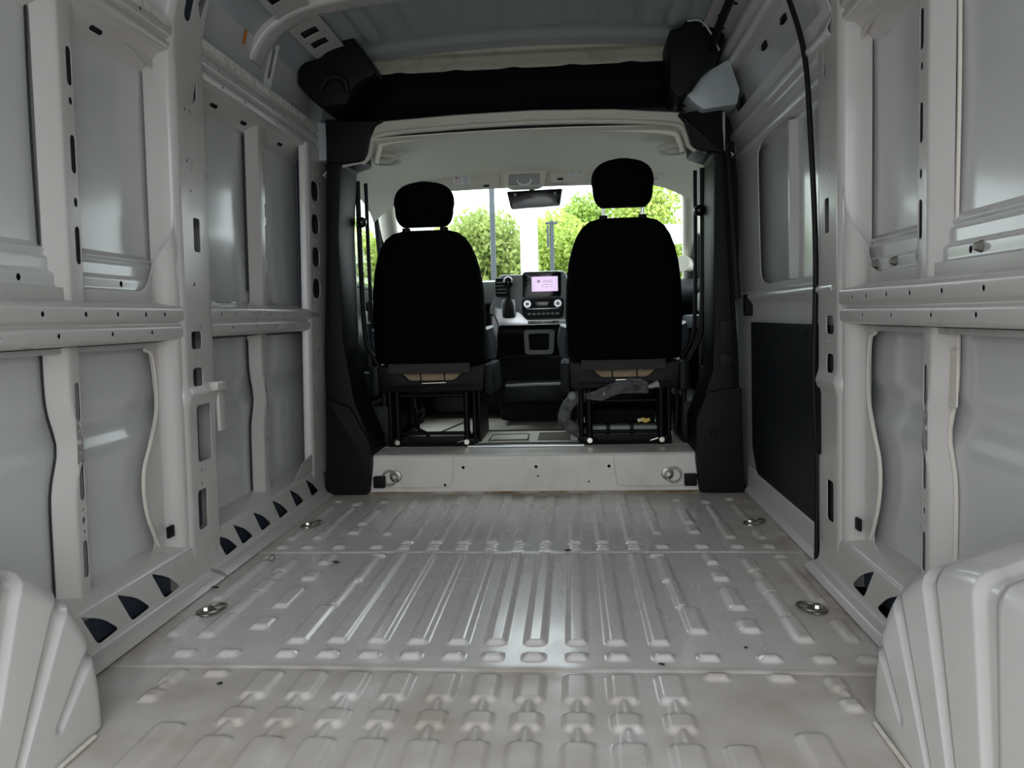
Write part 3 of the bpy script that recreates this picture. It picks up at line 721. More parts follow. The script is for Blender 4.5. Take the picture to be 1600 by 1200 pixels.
# perforated side rails of the roof
for s in (-1, 1):
    hs = [rect(y, .055, .055, .065, .006) for y in ((2.40, 2.55, 2.86, 2.97) if s < 0 else (2.25, 2.38))]
    hs += [hole(y, .015, .010) for y in (2.33, 2.48, 2.62, 2.82, 2.92, 3.03)] + [hole(y, .10, .010) for y in (2.46, 2.60, 2.9, 3.02)]
    if s > 0: hs = [rnd([(y - .016, .05), (y, .062), (y + .016, .05), (y, .038)], .002) for y in (2.30, 2.56, 2.82, 3.05)] + [slot(y, .085, .03, .008) for y in (2.2, 2.45, 2.70, 2.95)] + [hole(y, .085, .008) for y in (2.33, 2.58, 2.85)]
    def PRail(u, v, w, s=s):
        l = RL / 2 + s * (RL / 2 - (.335 + v * 1.05 + (.0 if s < 0 else .01)))
        return roof_pt(l, u, .020 + w)
    sheet('roof_side_rail', [(-.55, 0), (3.12, 0), (3.12, .125), (-.55, .125)], hs, PRail, M['frame'], ceil, .002, cv=np.linspace(.01, .12, 6), cu=(1, 2, 2.5))
    sheet('rail_shade_sheet', [(-.55, .012), (3.12, .012), (3.12, .105), (-.55, .105)], [], lambda u, v, w, s=s: roof_pt(RL / 2 + s * (RL / 2 - (.335 + v * 1.05 + (.0 if s < 0 else .01))), u, .008 + w), M['dark'], ceil, .001, cv=np.linspace(.03, .1, 4), cu=(1, 2))  # black sheet under the rail paints the shade seen through its holes
# front header: cream strip with wavy lower edge, dark recess, cab opening frame
wav = [(x, -.008 + .006 * max(0, math.cos((x + .05) * 26)) ** 3) for x in np.linspace(-.70, .64, 60)]
hd = Prof([(3.33, 1.885), (3.335, 1.858), (3.315, 1.838), (3.31, 1.812), (3.30, 1.786)], .006)
sheet('header_strip', wav + [(.64, hd.len), (-.70, hd.len)], [], lambda u, v, w: (u, hd.at(hd.len - max(v, 0))[0].x + w - (min(v, 0)) * 0, hd.at(hd.len - max(v, 0))[0].y + min(v, 0)), M['headerstrip'], ceil, .003, cv=[hd.len - l for l in hd.L[1:-1]] + [0.0])

# white outer body that closes the van off from the daylight
shell = Prof([(-1.045, -.05), (-1.05, .9), (-1.02, 1.45), (-.93, 1.80), (-.76, 1.93), (0, 1.97), (.76, 1.93), (.93, 1.80), (1.02, 1.45), (1.05, .9), (1.045, -.05)], .08, 4)
sheet('body_shell', [(-.55, 0), (3.62, 0), (3.62, shell.len), (-.55, shell.len)], [], lambda u, v, w: (shell.at(v)[0].x, u, shell.at(v)[0].y), M['car'], ceil, 0, cv=shell.L[1:-1])
sh2 = Prof([(-1.045, 1.60), (-.93, 1.80), (-.76, 1.93), (0, 1.97), (.76, 1.93), (.93, 1.80), (1.045, 1.60)], .06, 4)
sheet('body_shell', [(p.x, p.y) for p in sh2.q], [], lambda u, v, w: (u, 3.615, v), M['car'], ceil, 0)
sheet('body_shell', [(-1.0, 3.60), (1.0, 3.60), (.93, 4.10), (-.93, 4.10)], [], lambda u, v, w: (u, v, 1.615 - .22 * (v - 3.6)), M['car'], ceil, 0)
sheet('roof_and_closing_panel', [(-.95, 1.56), (.95, 1.56), (.90, 1.75), (.74, 1.85), (0, 1.90), (-.74, 1.85), (-.90, 1.75)], [], lambda u, v, w: (u, 3.46 + w, v), M['roof'], ceil, .003)  # upright sheet added over the cab to stop daylight leaking in
for s in (-1, 1): sheet('roof_and_closing_panel', [(0, -.02), (1, -.02), (1, 1.62), (0, 1.62)], [], lambda u, v, w, s=s: (s * (.80 + .245 * u), (3.47 if s < 0 else 3.435) + w, v), M['roof'], ceil, .003)  # upright side sheets added to block light leaks beside the pillar trims
# ================================================================== CAB
cab = empty('wall_cab', label='cab opening with cream rounded header above the two seats', kind='structure')
# dark recess over the cab
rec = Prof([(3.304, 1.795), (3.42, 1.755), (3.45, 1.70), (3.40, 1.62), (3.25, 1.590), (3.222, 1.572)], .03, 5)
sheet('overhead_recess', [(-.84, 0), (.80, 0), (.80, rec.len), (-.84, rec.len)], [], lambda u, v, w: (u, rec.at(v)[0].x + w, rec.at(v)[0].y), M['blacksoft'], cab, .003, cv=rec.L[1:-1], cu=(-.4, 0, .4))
# cab opening frame: cream header with rounded corners
op = [(-.765, .17), (-.765, 1.385), (-.685, 1.40), (-.655, 1.425), (-.640, 1.475), (-.60, 1.512), (-.3, 1.529), (.03, 1.534), (.35, 1.525), (.60, 1.501), (.640, 1.465), (.655, 1.42), (.685, 1.395), (.765, 1.375), (.765, .17)]
outl = [(-.80, .17), (-.80, 1.56), (-.60, 1.562), (-.3, 1.575), (.03, 1.580), (.35, 1.570), (.62, 1.545), (.80, 1.54), (.80, .17)]
frame_poly = [(-.80, 1.40)] + outl[1:-1] + [(.80, 1.39)] + op[::-1][1:-1]
def PH(u, v, w):
    return (u, 3.222 + w, v)
sheet('opening_frame', frame_poly, [], PH, M['creamhard'], cab, .010)
lip = [Vector((a, 3.215, b)) for a, b in op[2:-2]]
tube('opening_lip', catmull(lip, 5), .011, M['creamhard'], cab, 8)
tube('opening_lip', [(a, 3.218, b - .004) for a, b in outl[2:7]], .008, M['creamhard'], cab, 8)
for x in (-.42, -.20, .02, .24, .46):
    box('lip_clip', (x, 3.206, 1.552 - abs(x) * .025), (.045, .008, .006), M['visor'], cab, .002)
# inner return of the opening: a second deeper edge
lip2 = [Vector((a * .985, 3.30, b - .012)) for a, b in op[3:-3]]
tube('headliner_edge', catmull(lip2, 5), .012, M['cream'], cab, 8)
# headliner
hp = Prof([(3.235, 1.512), (3.36, 1.505), (3.60, 1.520), (3.85, 1.500), (4.00, 1.455), (4.06, 1.415)], .08, 6)
def PHL(u, v, w):
    a, n = hp.at(v); y = a.x
    drop = .10 * max(0, (abs(u - .0) - .55) / .27) ** 2 + .02 * (u / .8) ** 2
    rid = -.008 * (1 if abs(u + .03) < .16 else 0) * min(1, max(0, (v - .1) / .1))
    return (u, y, a.y - drop - w + rid * 0)
sheet('headliner', [(-.86, 0), (.84, 0), (.84, hp.len), (-.86, hp.len)], [], PHL, M['cream'], cab, .004, cu=np.linspace(-.82, .82, 42), cv=hp.L[1:-1])
for x, z in ((-.66, 1.462), (.64, 1.455)):   # round reading-light bezels in the headliner corners
    bm = bmesh.new()
    tube_bm(bm, [(x + .075 * math.cos(a), 3.50 + .10 * math.sin(a), z + .035 * abs(math.cos(a)) * 0 + .008) for a in np.linspace(0, 2 * math.pi, 24)[:-1]], .010, 6, True)
    finish('lamp_bezel', bm, M['creamhard'], cab)
    bm = bmesh.new(); tube_bm(bm, [(x, 3.50, z + .006), (x, 3.50, z - .002)], .045, 14); finish('lamp_lens', bm, M['visor'], cab)
# cab floor
cf = empty('floor_cab', label='grey-beige rubber cab floor covering between and under the seats', kind='structure')
sheet('floor_mat', rnd([(-.80, 3.41), (.78, 3.41), (.78, 4.65), (-.80, 4.65)], .02), [], lambda u, v, w: (u, v, .168 + w), M['mat'], cf, .01)
sheet('centre_mat', rnd([(-.26, 3.405), (.20, 3.405), (.22, 3.52), (.17, 3.80), (-.20, 3.80), (-.28, 3.55)], .04), [], lambda u, v, w: (u, v, .176 + w), M['mat'], cf, .008)
tube('mat_edge', [(-.27, 3.40, .176), (-.1, 3.394, .180), (.05, 3.394, .180), (.20, 3.40, .176)], .008, M['mattrim'], cf)
tube('step_strip', [(-.30, 3.385, .172), (-.1, 3.378, .173), (.05, 3.378, .173), (.22, 3.385, .172)], .007, M['silver'], cf)
sheet('hatch', rnd([(-.215, 3.47), (-.035, 3.48), (-.04, 3.66), (-.21, 3.64)], .02), [], lambda u, v, w: (u, v, .184 + w), M['mat'], cf, .01)
bm = bmesh.new(); tube_bm(bm, [(p[0], p[1], .185) for p in rnd([(-.215, 3.47), (-.035, 3.48), (-.04, 3.66), (-.21, 3.64)], .02)], .003, 5, True)
for k in range(5): tube_bm(bm, [(0.01, 3.47 + k * .05, .186), (.16, 3.47 + k * .05, .186)], .003, 5)
tube_bm(bm, [(-.32, 3.86, .172), (.25, 3.86, .172)], .004, 5); tube_bm(bm, [(-.62, 3.80, .172), (-.34, 3.80, .172)], .005, 5)
tube_bm(bm, [(-.50, 3.84, .172), (-.42, 4.25, .172)], .004, 5)
finish('mat_groove', bm, M['mattrim'], cf)
for x in (-.735, .725): box('step_cover', (x, 3.86, .26), (.14, .84, .20), M['dash'], cf, .03)
# B-pillar trims
def trim(name, label, s, main, top, foot):
    o = prism(name, rnd(main, .012), 3.195, 3.44, M['black'], None, .010)
    tag(o, label, kind='structure')
    t = prism('corner_gusset', rnd(top, [.01] * len(top)), 3.175, 3.23, M['black'], o, .008)
    f = prism('foot_cover', rnd(foot, .01), 3.172, 3.21, M['black'], o, .006)
    return o
t1 = trim('trim_1', 'black plastic pillar trim on the driver side of the cab opening', -1,
     [(-.885, .005), (-.705, .005), (-.69, .13), (-.69, .225), (-.755, .40), (-.792, .66), (-.792, 1.10), (-.768, 1.40), (-.70, 1.42), (-.70, 1.55), (-.825, 1.565), (-.845, 1.1), (-.878, .6)],
     [(-.822, 1.575), (-.585, 1.563), (-.62, 1.545), (-.642, 1.50), (-.655, 1.435), (-.672, 1.405), (-.77, 1.395), (-.822, 1.40)],
     [(-.888, .004), (-.706, .004), (-.69, .14), (-.69, .226), (-.77, .38), (-.872, .42)])
t2 = trim('trim_2', 'black plastic pillar trim between the cab opening and the sliding door', 1,
     [(.868, -.005), (.692, .005), (.678, .13), (.676, .30), (.745, .50), (.752, .63), (.752, 1.10), (.755, 1.375), (.68, 1.40), (.68, 1.53), (.785, 1.545), (.815, 1.1), (.850, .6)],
     [(.785, 1.55), (.612, 1.535), (.640, 1.50), (.655, 1.45), (.665, 1.41), (.69, 1.392), (.785, 1.375)],
     [(.870, -.004), (.690, .004), (.676, .14), (.676, .31), (.72, .42), (.858, .44)])
for o, s, x in ((t1, -1, -.66), (t2, 1, .655)):
    box('foot_clip', (x, 3.195, .055), (.05, .03, .05), M['black'], o, .006)
box('vent_slots', (.80, 3.192, .66), (.05, .012, .10), M['rubber'], t2, .004); box('vent_slots', (.80, 3.192, .545), (.05, .012, .06), M['rubber'], t2, .004)
tube('hook_mark', catmull([(.735, 3.168, .24), (.735, 3.166, .262), (.755, 3.166, .262), (.755, 3.168, .235)], 4), .004, M['rubber'], t2, 6)
# seal lines just inside the trims
for o, s, xx in ((t1, -1, -.775), (t2, 1, .752)):
    pts = [(xx, 3.46, 1.37), (xx - s * .0, 3.46, 1.0), (xx - s * .005, 3.46, .72), (xx - s * .02, 3.46, .62), (xx - s * .075, 3.46, .50), (xx - s * .09, 3.46, .22)]
    tube('door_seal', catmull(pts, 6), .012, M['rubber'], o, 8); tube('door_seal', [(p.x - s * .022, p.y + .06, p.z) for p in catmull(pts, 6)], .009, M['dash'], o, 8)
    bm = bmesh.new(); bmesh.ops.create_uvsphere(bm, u_segments=12, v_segments=8, radius=.024, matrix=Matrix.Translation((xx - s * .02, 3.43, 1.185)))
    finish('belt_anchor', bm, M['gloss'], o, 60)
# black corner covers under the roof
cl = prism('corner_cover', [(-.89, 1.765), (-.80, 1.785), (-.72, 1.85), (-.665, 1.862), (-.62, 1.80), (-.575, 1.715), (-.66, 1.675), (-.70, 1.60), (-.80, 1.60), (-.845, 1.63), (-.895, 1.69)], 3.07, 3.30, M['black'], None, .012)
tag(cl, 'angular black cover in the upper corner on the orange sticker side', 'cover', 'black corner covers')
tube('hose_lip', catmull([(-.80, 3.06, 1.66), (-.76, 3.05, 1.70), (-.70, 3.05, 1.69), (-.69, 3.06, 1.64)], 5), .012, M['rubber'], cl)
cr = prism('corner_cover', [(.565, 1.82), (.615, 1.828), (.635, 1.862), (.72, 1.855), (.775, 1.79), (.742, 1.69), (.69, 1.65), (.655, 1.60), (.60, 1.565), (.565, 1.60)], 3.07, 3.30, M['black'], None, .012)
tag(cr, 'angular black cover in the upper corner above the sliding door', 'cover', 'black corner covers')
tube('cable', catmull([(.63, 3.06, 1.845), (.68, 3.05, 1.838), (.72, 3.055, 1.79), (.75, 3.06, 1.73)], 5), .004, M['roof'], cr)
prism('trim_3', [(.655, 1.655), (.745, 1.69), (.80, 1.72), (.84, 1.60), (.83, 1.545), (.70, 1.53), (.66, 1.56), (.62, 1.61)], 3.12, 3.30, M['roof'], None, .01)
tag(bpy.data.objects['trim_3'], 'grey painted gusset under the black corner cover by the sliding door', kind='structure')
prism('trim_4', [(-.90, 1.58), (-.80, 1.58), (-.795, 1.45), (-.82, 1.42), (-.90, 1.42)], 3.24, 3.32, M['roof'], None, .01)
tag(bpy.data.objects['trim_4'], 'grey painted gusset under the black corner cover on the bare wall side', kind='structure')

# cab sides and windscreen
def cab_side(name, label, s, X):
    d = empty(name, label=label, kind='structure')
    win = rnd([(3.60, .93), (4.30, .90), (4.50, .93), (4.22, 1.36), (4.05, 1.42), (3.60, 1.42)], [.03, .05, .03, .08, .08, .05])
    def P(u, v, w): return (X - s * .10 * max(0, v - .9) * 1.0 - s * w, u, v)
    sheet('door_shell', [(3.40, .05), (4.85, .05), (4.85, .88), (4.25, 1.47), (3.40, 1.56)], [win], P, M['dash'], d, .03, cv=(.9, 1.1, 1.3))
    tube('window_seal', [P(a, b, .008) for a, b in win], .016, M['rubber'], d, 8, True)
    g = sheet('door_glass', win, [], lambda u, v, w: P(u, v, -.015 + w), M['glass'], d, .004, cv=(.9, 1.1, 1.3))
    # door card with arm rest
    prc = [(.02, .20), (.03, .40), (.06, .52), (.10, .60), (.09, .68), (.03, .76), (.02, .92)]
    pp = Prof(prc, .03, 4)
    sheet('door_card', [(3.50, 0), (4.55, 0), (4.55, pp.len), (3.50, pp.len)], [], lambda u, v, w: P(u, pp.at(v)[0].y, pp.at(v)[0].x + w), M['dash'], d, .004, cv=pp.L[1:-1])
    box('arm_rest', P(4.0, .70, .10), (.07, .45, .07), M['vinyl'], d, .02)
    box('door_pull', P(4.05, .80, .05), (.03, .18, .10), M['dashgrey'], d, .012)
    tube('door_pocket', [P(3.62, .28, .05), P(3.62, .50, .07)], .06, M['vinyl'], d, 12)
    box('latch', P(3.50, .745, .05), (.03, .05, .03), M['silver'], d, .008)
    return d
cab_side('door_2', 'dark front door on the driver side with its window', -1, -.92)
cab_side('door_3', 'dark front door on the passenger side with its window', 1, .90)
ws = empty('window_1', label='wide windscreen with cream pillars in front of the dashboard', kind='structure')
def PW(u, v, w):
    y = 4.08 + v * .72 - .06 * (u / .8) ** 2 * (1 - .3 * v); z = 1.445 - v * .56 - .02 * (u / .8) ** 2
    return (u * (1 + .10 * v), y, z + w)
sheet('windscreen_glass', [(-.80, 0), (.80, 0), (.80, 1), (-.80, 1)], [], PW, M['glass'], ws, .005, cu=np.linspace(-.7, .7, 15), cv=(.3, .6))
for s in (-1, 1):
    pts = [(s * .78, 4.00, 1.455), (s * .81, 4.14, 1.36), (s * .845, 4.38, 1.18), (s * .885, 4.68, .93), (s * .90, 4.78, .85)]
    tube('windscreen_pillar', catmull(pts, 6), .050, M['creamhard'], ws, 12, squash=1.0)
    tube('pillar_speaker', [(s * .80, 4.42, 1.02), (s * .86, 4.50, 1.02)], .045, M['creamhard'], ws, 14)
tube('windscreen_top_trim', catmull([(-.80, 4.0, 1.445), (-.4, 4.06, 1.455), (0, 4.08, 1.46), (.4, 4.06, 1.455), (.80, 4.0, 1.445)], 6), .03, M['creamhard'], ws, 10)

sheet('bonnet', [(-.88, 4.80), (.88, 4.80), (.80, 5.45), (-.80, 5.45)], [], lambda u, v, w: (u, v, .80 - .35 * (v - 4.8) ** 1.3 - .06 * u * u + w), M['car'], ws, .01, cu=np.linspace(-.7, .7, 7), cv=(5, 5.2, 5.35))
box('front_bulkhead', (0, 4.90, .42), (2.04, .04, .95), M['blacksoft'], ws, 0)
for s in (-1, 1): box('front_wing', (s * 1.0, 4.15, .40), (.04, 1.5, .98), M['car'], ws, 0)
# ------------------------------------------------------------------ dashboard
dash = empty('dashboard', (0, 4.1, .16), label='dark grey dashboard with lilac screen and radio between the front seats', cat='dashboard')
DM = Matrix.Translation((0, -4.1, -.16))
def dpart(o):
    o.data.transform(DM); o.parent = dash; return o
dp = Prof([(4.85, .90), (4.55, .945), (4.30, .93), (4.20, .88), (4.19, .80), (4.26, .72), (4.24, .66), (4.32, .55), (4.34, .20), (4.60, .17)], .05, 5)
dpart(sheet('dash_body', [(-.90, 0), (.88, 0), (.88, dp.len), (-.90, dp.len)], [], lambda u, v, w: (u, dp.at(v)[0].x + .05 * (u / .9) ** 2 - w, dp.at(v)[0].y), M['dash'], None, .004, cu=np.linspace(-.8, .8, 12), cv=dp.L[1:-1]))
dpart(prism('centre_stack', rnd([(-.20, .71), (.17, .71), (.165, .90), (.145, .985), (-.06, .985), (-.08, .97), (-.20, .972), (-.225, .94), (-.235, .85), (-.265, .80), (-.255, .71)], .025), 4.12, 4.30, M['dashgrey'], None, .012))
dpart(box('left_pod', (-.27, 4.21, .88), (.16, .16, .13), M['dashgrey'], None, .04))
sc = dpart(prism('screen_bezel', rnd([(-.083, .845), (.120, .845), (.124, .982), (-.080, .982)], .015), 4.10, 4.14, M['gloss'], None, .004))
scr = dpart(box('screen', (.036, 4.099, .916), (.138, .004, .078), M['screen'], None, .001)); scr.parent = sc
bm = bmesh.new()
box_bm(bm, Vector((.004, 4.0965, .930)), (.016, .001, .016))
for x, z, w in ((.052, .934, .05), (.05, .925, .06), (.045, .913, .05), (.022, .902, .012), (.045, .901, .016), (.07, .902, .014), (-.02, .93, .004), (-.02, .905, .004)):
    box_bm(bm, Vector((x, 4.0965, z)), (w, .001, .003))
pr_ = dpart(finish('screen_print', bm, M['screentext'])); pr_.parent = sc
bm = bmesh.new()
for z in (.945, .925, .905, .885): box_bm(bm, Vector((-.052, 4.098, z)), (.010, .002, .008), .002)
k = dpart(finish('screen_key', bm, M['dashgrey'])); k.parent = sc; k['kind'] = 'stuff'; pr_['kind'] = 'stuff'
rd = dpart(prism('radio_panel', rnd([(-.075, .735), (.125, .735), (.135, .77), (.135, .84), (-.088, .84), (-.088, .77)], .018), 4.095, 4.14, M['dash'], None, .006))
for x in (-.058, .103):
    bm = bmesh.new(); tube_bm(bm, [(x, 4.10, .812), (x, 4.078, .812)], [.022, .019], 18); kn = dpart(finish('knob', bm, M['silver'])); kn.parent = rd
    bm = bmesh.new(); tube_bm(bm, [(x, 4.0785, .812), (x, 4.0765, .812)], .010, 12); kn2 = dpart(finish('knob_face', bm, M['gloss'])); kn2.parent = rd
k = dpart(box('display_strip', (.022, 4.093, .812), (.09, .006, .026), M['gloss'], None, .003)); k.parent = rd
for z, y_ in ((.765, 0),):
    for i in range(7):
        k = dpart(box('button', (-.05 + i * .025, 4.093, z - .006), (.018, .006, .011), M['dashgrey'], None, .002)); k.parent = rd
k = dpart(box('trim_bar', (.022, 4.093, .786), (.17, .006, .004), M['silver'], None, .001)); k.parent = rd
dpart(prism('switch_surround', rnd([(-.24, .70), (.15, .70), (.15, .728), (-.06, .728), (-.10, .77), (-.13, .78), (-.235, .80)], .012), 4.09, 4.15, M['silver'], None, .006))
sw = dpart(box('switch_strip', (.025, 4.086, .714), (.165, .008, .015), M['gloss'], None, .003))
for i in range(6): k = dpart(box('switch', (-.045 + i * .028, 4.082, .714), (.020, .004, .007), M['dashgrey'], None, .001)); k.parent = sw
# vent
vn = dpart(box('air_vent', (-.190, 4.11, .905), (.075, .04, .10), M['dash'], None, .012))
for z in (.875, .893, .911, .929):
    k = dpart(box('vent_slat', (-.190, 4.086, z), (.058, .012, .005), M['dashgrey'], None, .001)); k.parent = vn
# gear lever
gl_ = dpart(box('lever_gate', (-.155, 4.07, .79), (.075, .07, .10), M['silver'], None, .02))
k = dpart(tube('lever_boot', [(-.155, 4.05, .75), (-.155, 4.03, .81), (-.152, 4.02, .85)], [.034, .028, .012], M['rubber'], None, 12)); k.parent = gl_
k = dpart(tube('lever_rod', [(-.152, 4.02, .83), (-.150, 4.00, .91)], .010, M['gloss'], None, 8)); k.parent = gl_
bm = bmesh.new(); bmesh.ops.create_uvsphere(bm, u_segments=16, v_segments=10, radius=.027, matrix=Matrix.Translation((-.150, 4.00, .925)) @ Matrix.Diagonal((1, 1, 1.15, 1)))
k = dpart(finish('lever_knob', bm, M['gloss'], None, 60)); k.parent = gl_
dpart(prism('column_shroud', rnd([(-.32, .60), (-.215, .60), (-.20, .70), (-.225, .765), (-.32, .765)], .015), 3.98, 4.12, M['gloss'], None, .008))
# lower stowage frame and plinth
lf = dpart(sheet('tray_frame', rnd([(-.075, .545), (.075, .545), (.085, .675), (-.080, .675)], .02), [rnd([(-.052, .568), (.052, .568), (.056, .655), (-.056, .655)], .012)], lambda u, v, w: (u, 4.10 - w, v), M['tray'], None, -.03))
k = dpart(box('tray_back', (0, 4.145, .61), (.13, .01, .11), M['blacksoft'], None, .004)); k.parent = lf
dpart(box('plinth', (.0, 4.20, .36), (.44, .26, .34), M['blacksoft'], None, .03))
dpart(prism('foot_bench', rnd([(-.19, .31), (.24, .31), (.24, .41), (-.19, .41)], .03), 3.92, 4.25, M['dash'], None, .018))
dpart(tube('bench_edge', [(-.17, 3.915, .395), (.0, 3.912, .40), (.22, 3.915, .40)], .008, M['dashgrey'], None))

# ------------------------------------------------------------------ overhead bits in the cab
oc = empty('overhead_console', (-.045, 4.02, 1.40), label='pale overhead console with a lamp and a red button, above the mirror', cat='console')
def sub(o, root):
    o.data.transform(Matrix.Translation(root.location).inverted()); o.parent = root; return o
sub(prism('console_body', rnd([(-.150, 1.53), (.050, 1.53), (.065, 1.49), (.055, 1.42), (.02, 1.395), (-.125, 1.395), (-.155, 1.42), (-.165, 1.49)], .02), 3.93, 4.03, M['visor'], None, .012), oc)
sub(box('lamp_lens', (-.050, 3.927, 1.432), (.155, .012, .052), M['console'], None, .008), oc)
lp = sub(tube('lamp_ring', catmull([(-.085, 3.92, 1.43), (-.078, 3.918, 1.412), (-.05, 3.918, 1.403), (-.022, 3.918, 1.412), (-.015, 3.92, 1.43)], 5), .004, M['paper'], None), oc)
for x, m_ in ((-.105, 'red'), (.005, 'gloss')):
    bm = bmesh.new(); tube_bm(bm, [(x, 3.928, 1.488), (x, 3.920, 1.488)], .010, 12); sub(finish('button', bm, M[m_]), oc)
def visor(x0, x1, z0, z1, label, lx, hx):
    c = ((x0 + x1) / 2, 4.0, (z0 + z1) / 2)
    v = empty('sun_visor', c, label=label, cat='sun visor', group='sun visors')
    sub(prism('visor_flap', rnd([(x0, z0), (x1, z0 + .012), (x1, z1), (x0, z1 - .02)], .02), 3.965, 3.99, M['visor'], None, .010), v)
    zc = z0 + .058
    lab = sub(box('warning_label', (lx, 3.962, zc), (.082, .003, .050), M['paper'], None, .0005), v)
    k = sub(box('label_header', (lx, 3.9595, zc + .019), (.082, .002, .011), M['yellow'], None, 0), v); k.parent = lab
    bm = bmesh.new()
    for i in range(4):
        for s_ in (-1, 1): box_bm(bm, Vector((lx + s_ * .02, 3.9597, zc + .006 - i * .008)), (.030, .001, .003))
    k = sub(finish('label_print', bm, M['print']), v); k.parent = lab
    k = sub(box('label_mark', (lx - .028, 3.9592, zc + .006), (.010, .001, .009), M['red'], None, 0), v); k.parent = lab
    sub(box('visor_clip', (hx, 3.96, z0 + .018), (.030, .012, .010), M['rubber'], None, .003), v)
    return v
visor(-.745, -.175, 1.395, 1.515, 'flat sun visor with warning label over the driver, clear of the headrest', -.37, -.245)
visor(.075, .66, 1.415, 1.525, 'flat sun visor half hidden by the raised headrest', .21, .13)
mr = empty('rear_view_mirror', (-.01, 4.06, 1.33), label='black rear-view mirror unit hanging below the overhead console', cat='mirror')
sub(prism('mirror_housing', rnd([(-.150, 1.395), (.140, 1.400), (.125, 1.315), (-.130, 1.305)], .012), 4.04, 4.09, M['gloss'], None, .008), mr)
sub(tube('mirror_stem', [(-.02, 4.065, 1.385), (-.02, 4.09, 1.44)], .015, M['gloss'], None), mr)
for x in (-.105, .10): 
    bm = bmesh.new(); tube_bm(bm, [(x, 4.041, 1.375), (x, 4.034, 1.375)], .008, 10); sub(finish('mirror_knob', bm, M['dashgrey']), mr)

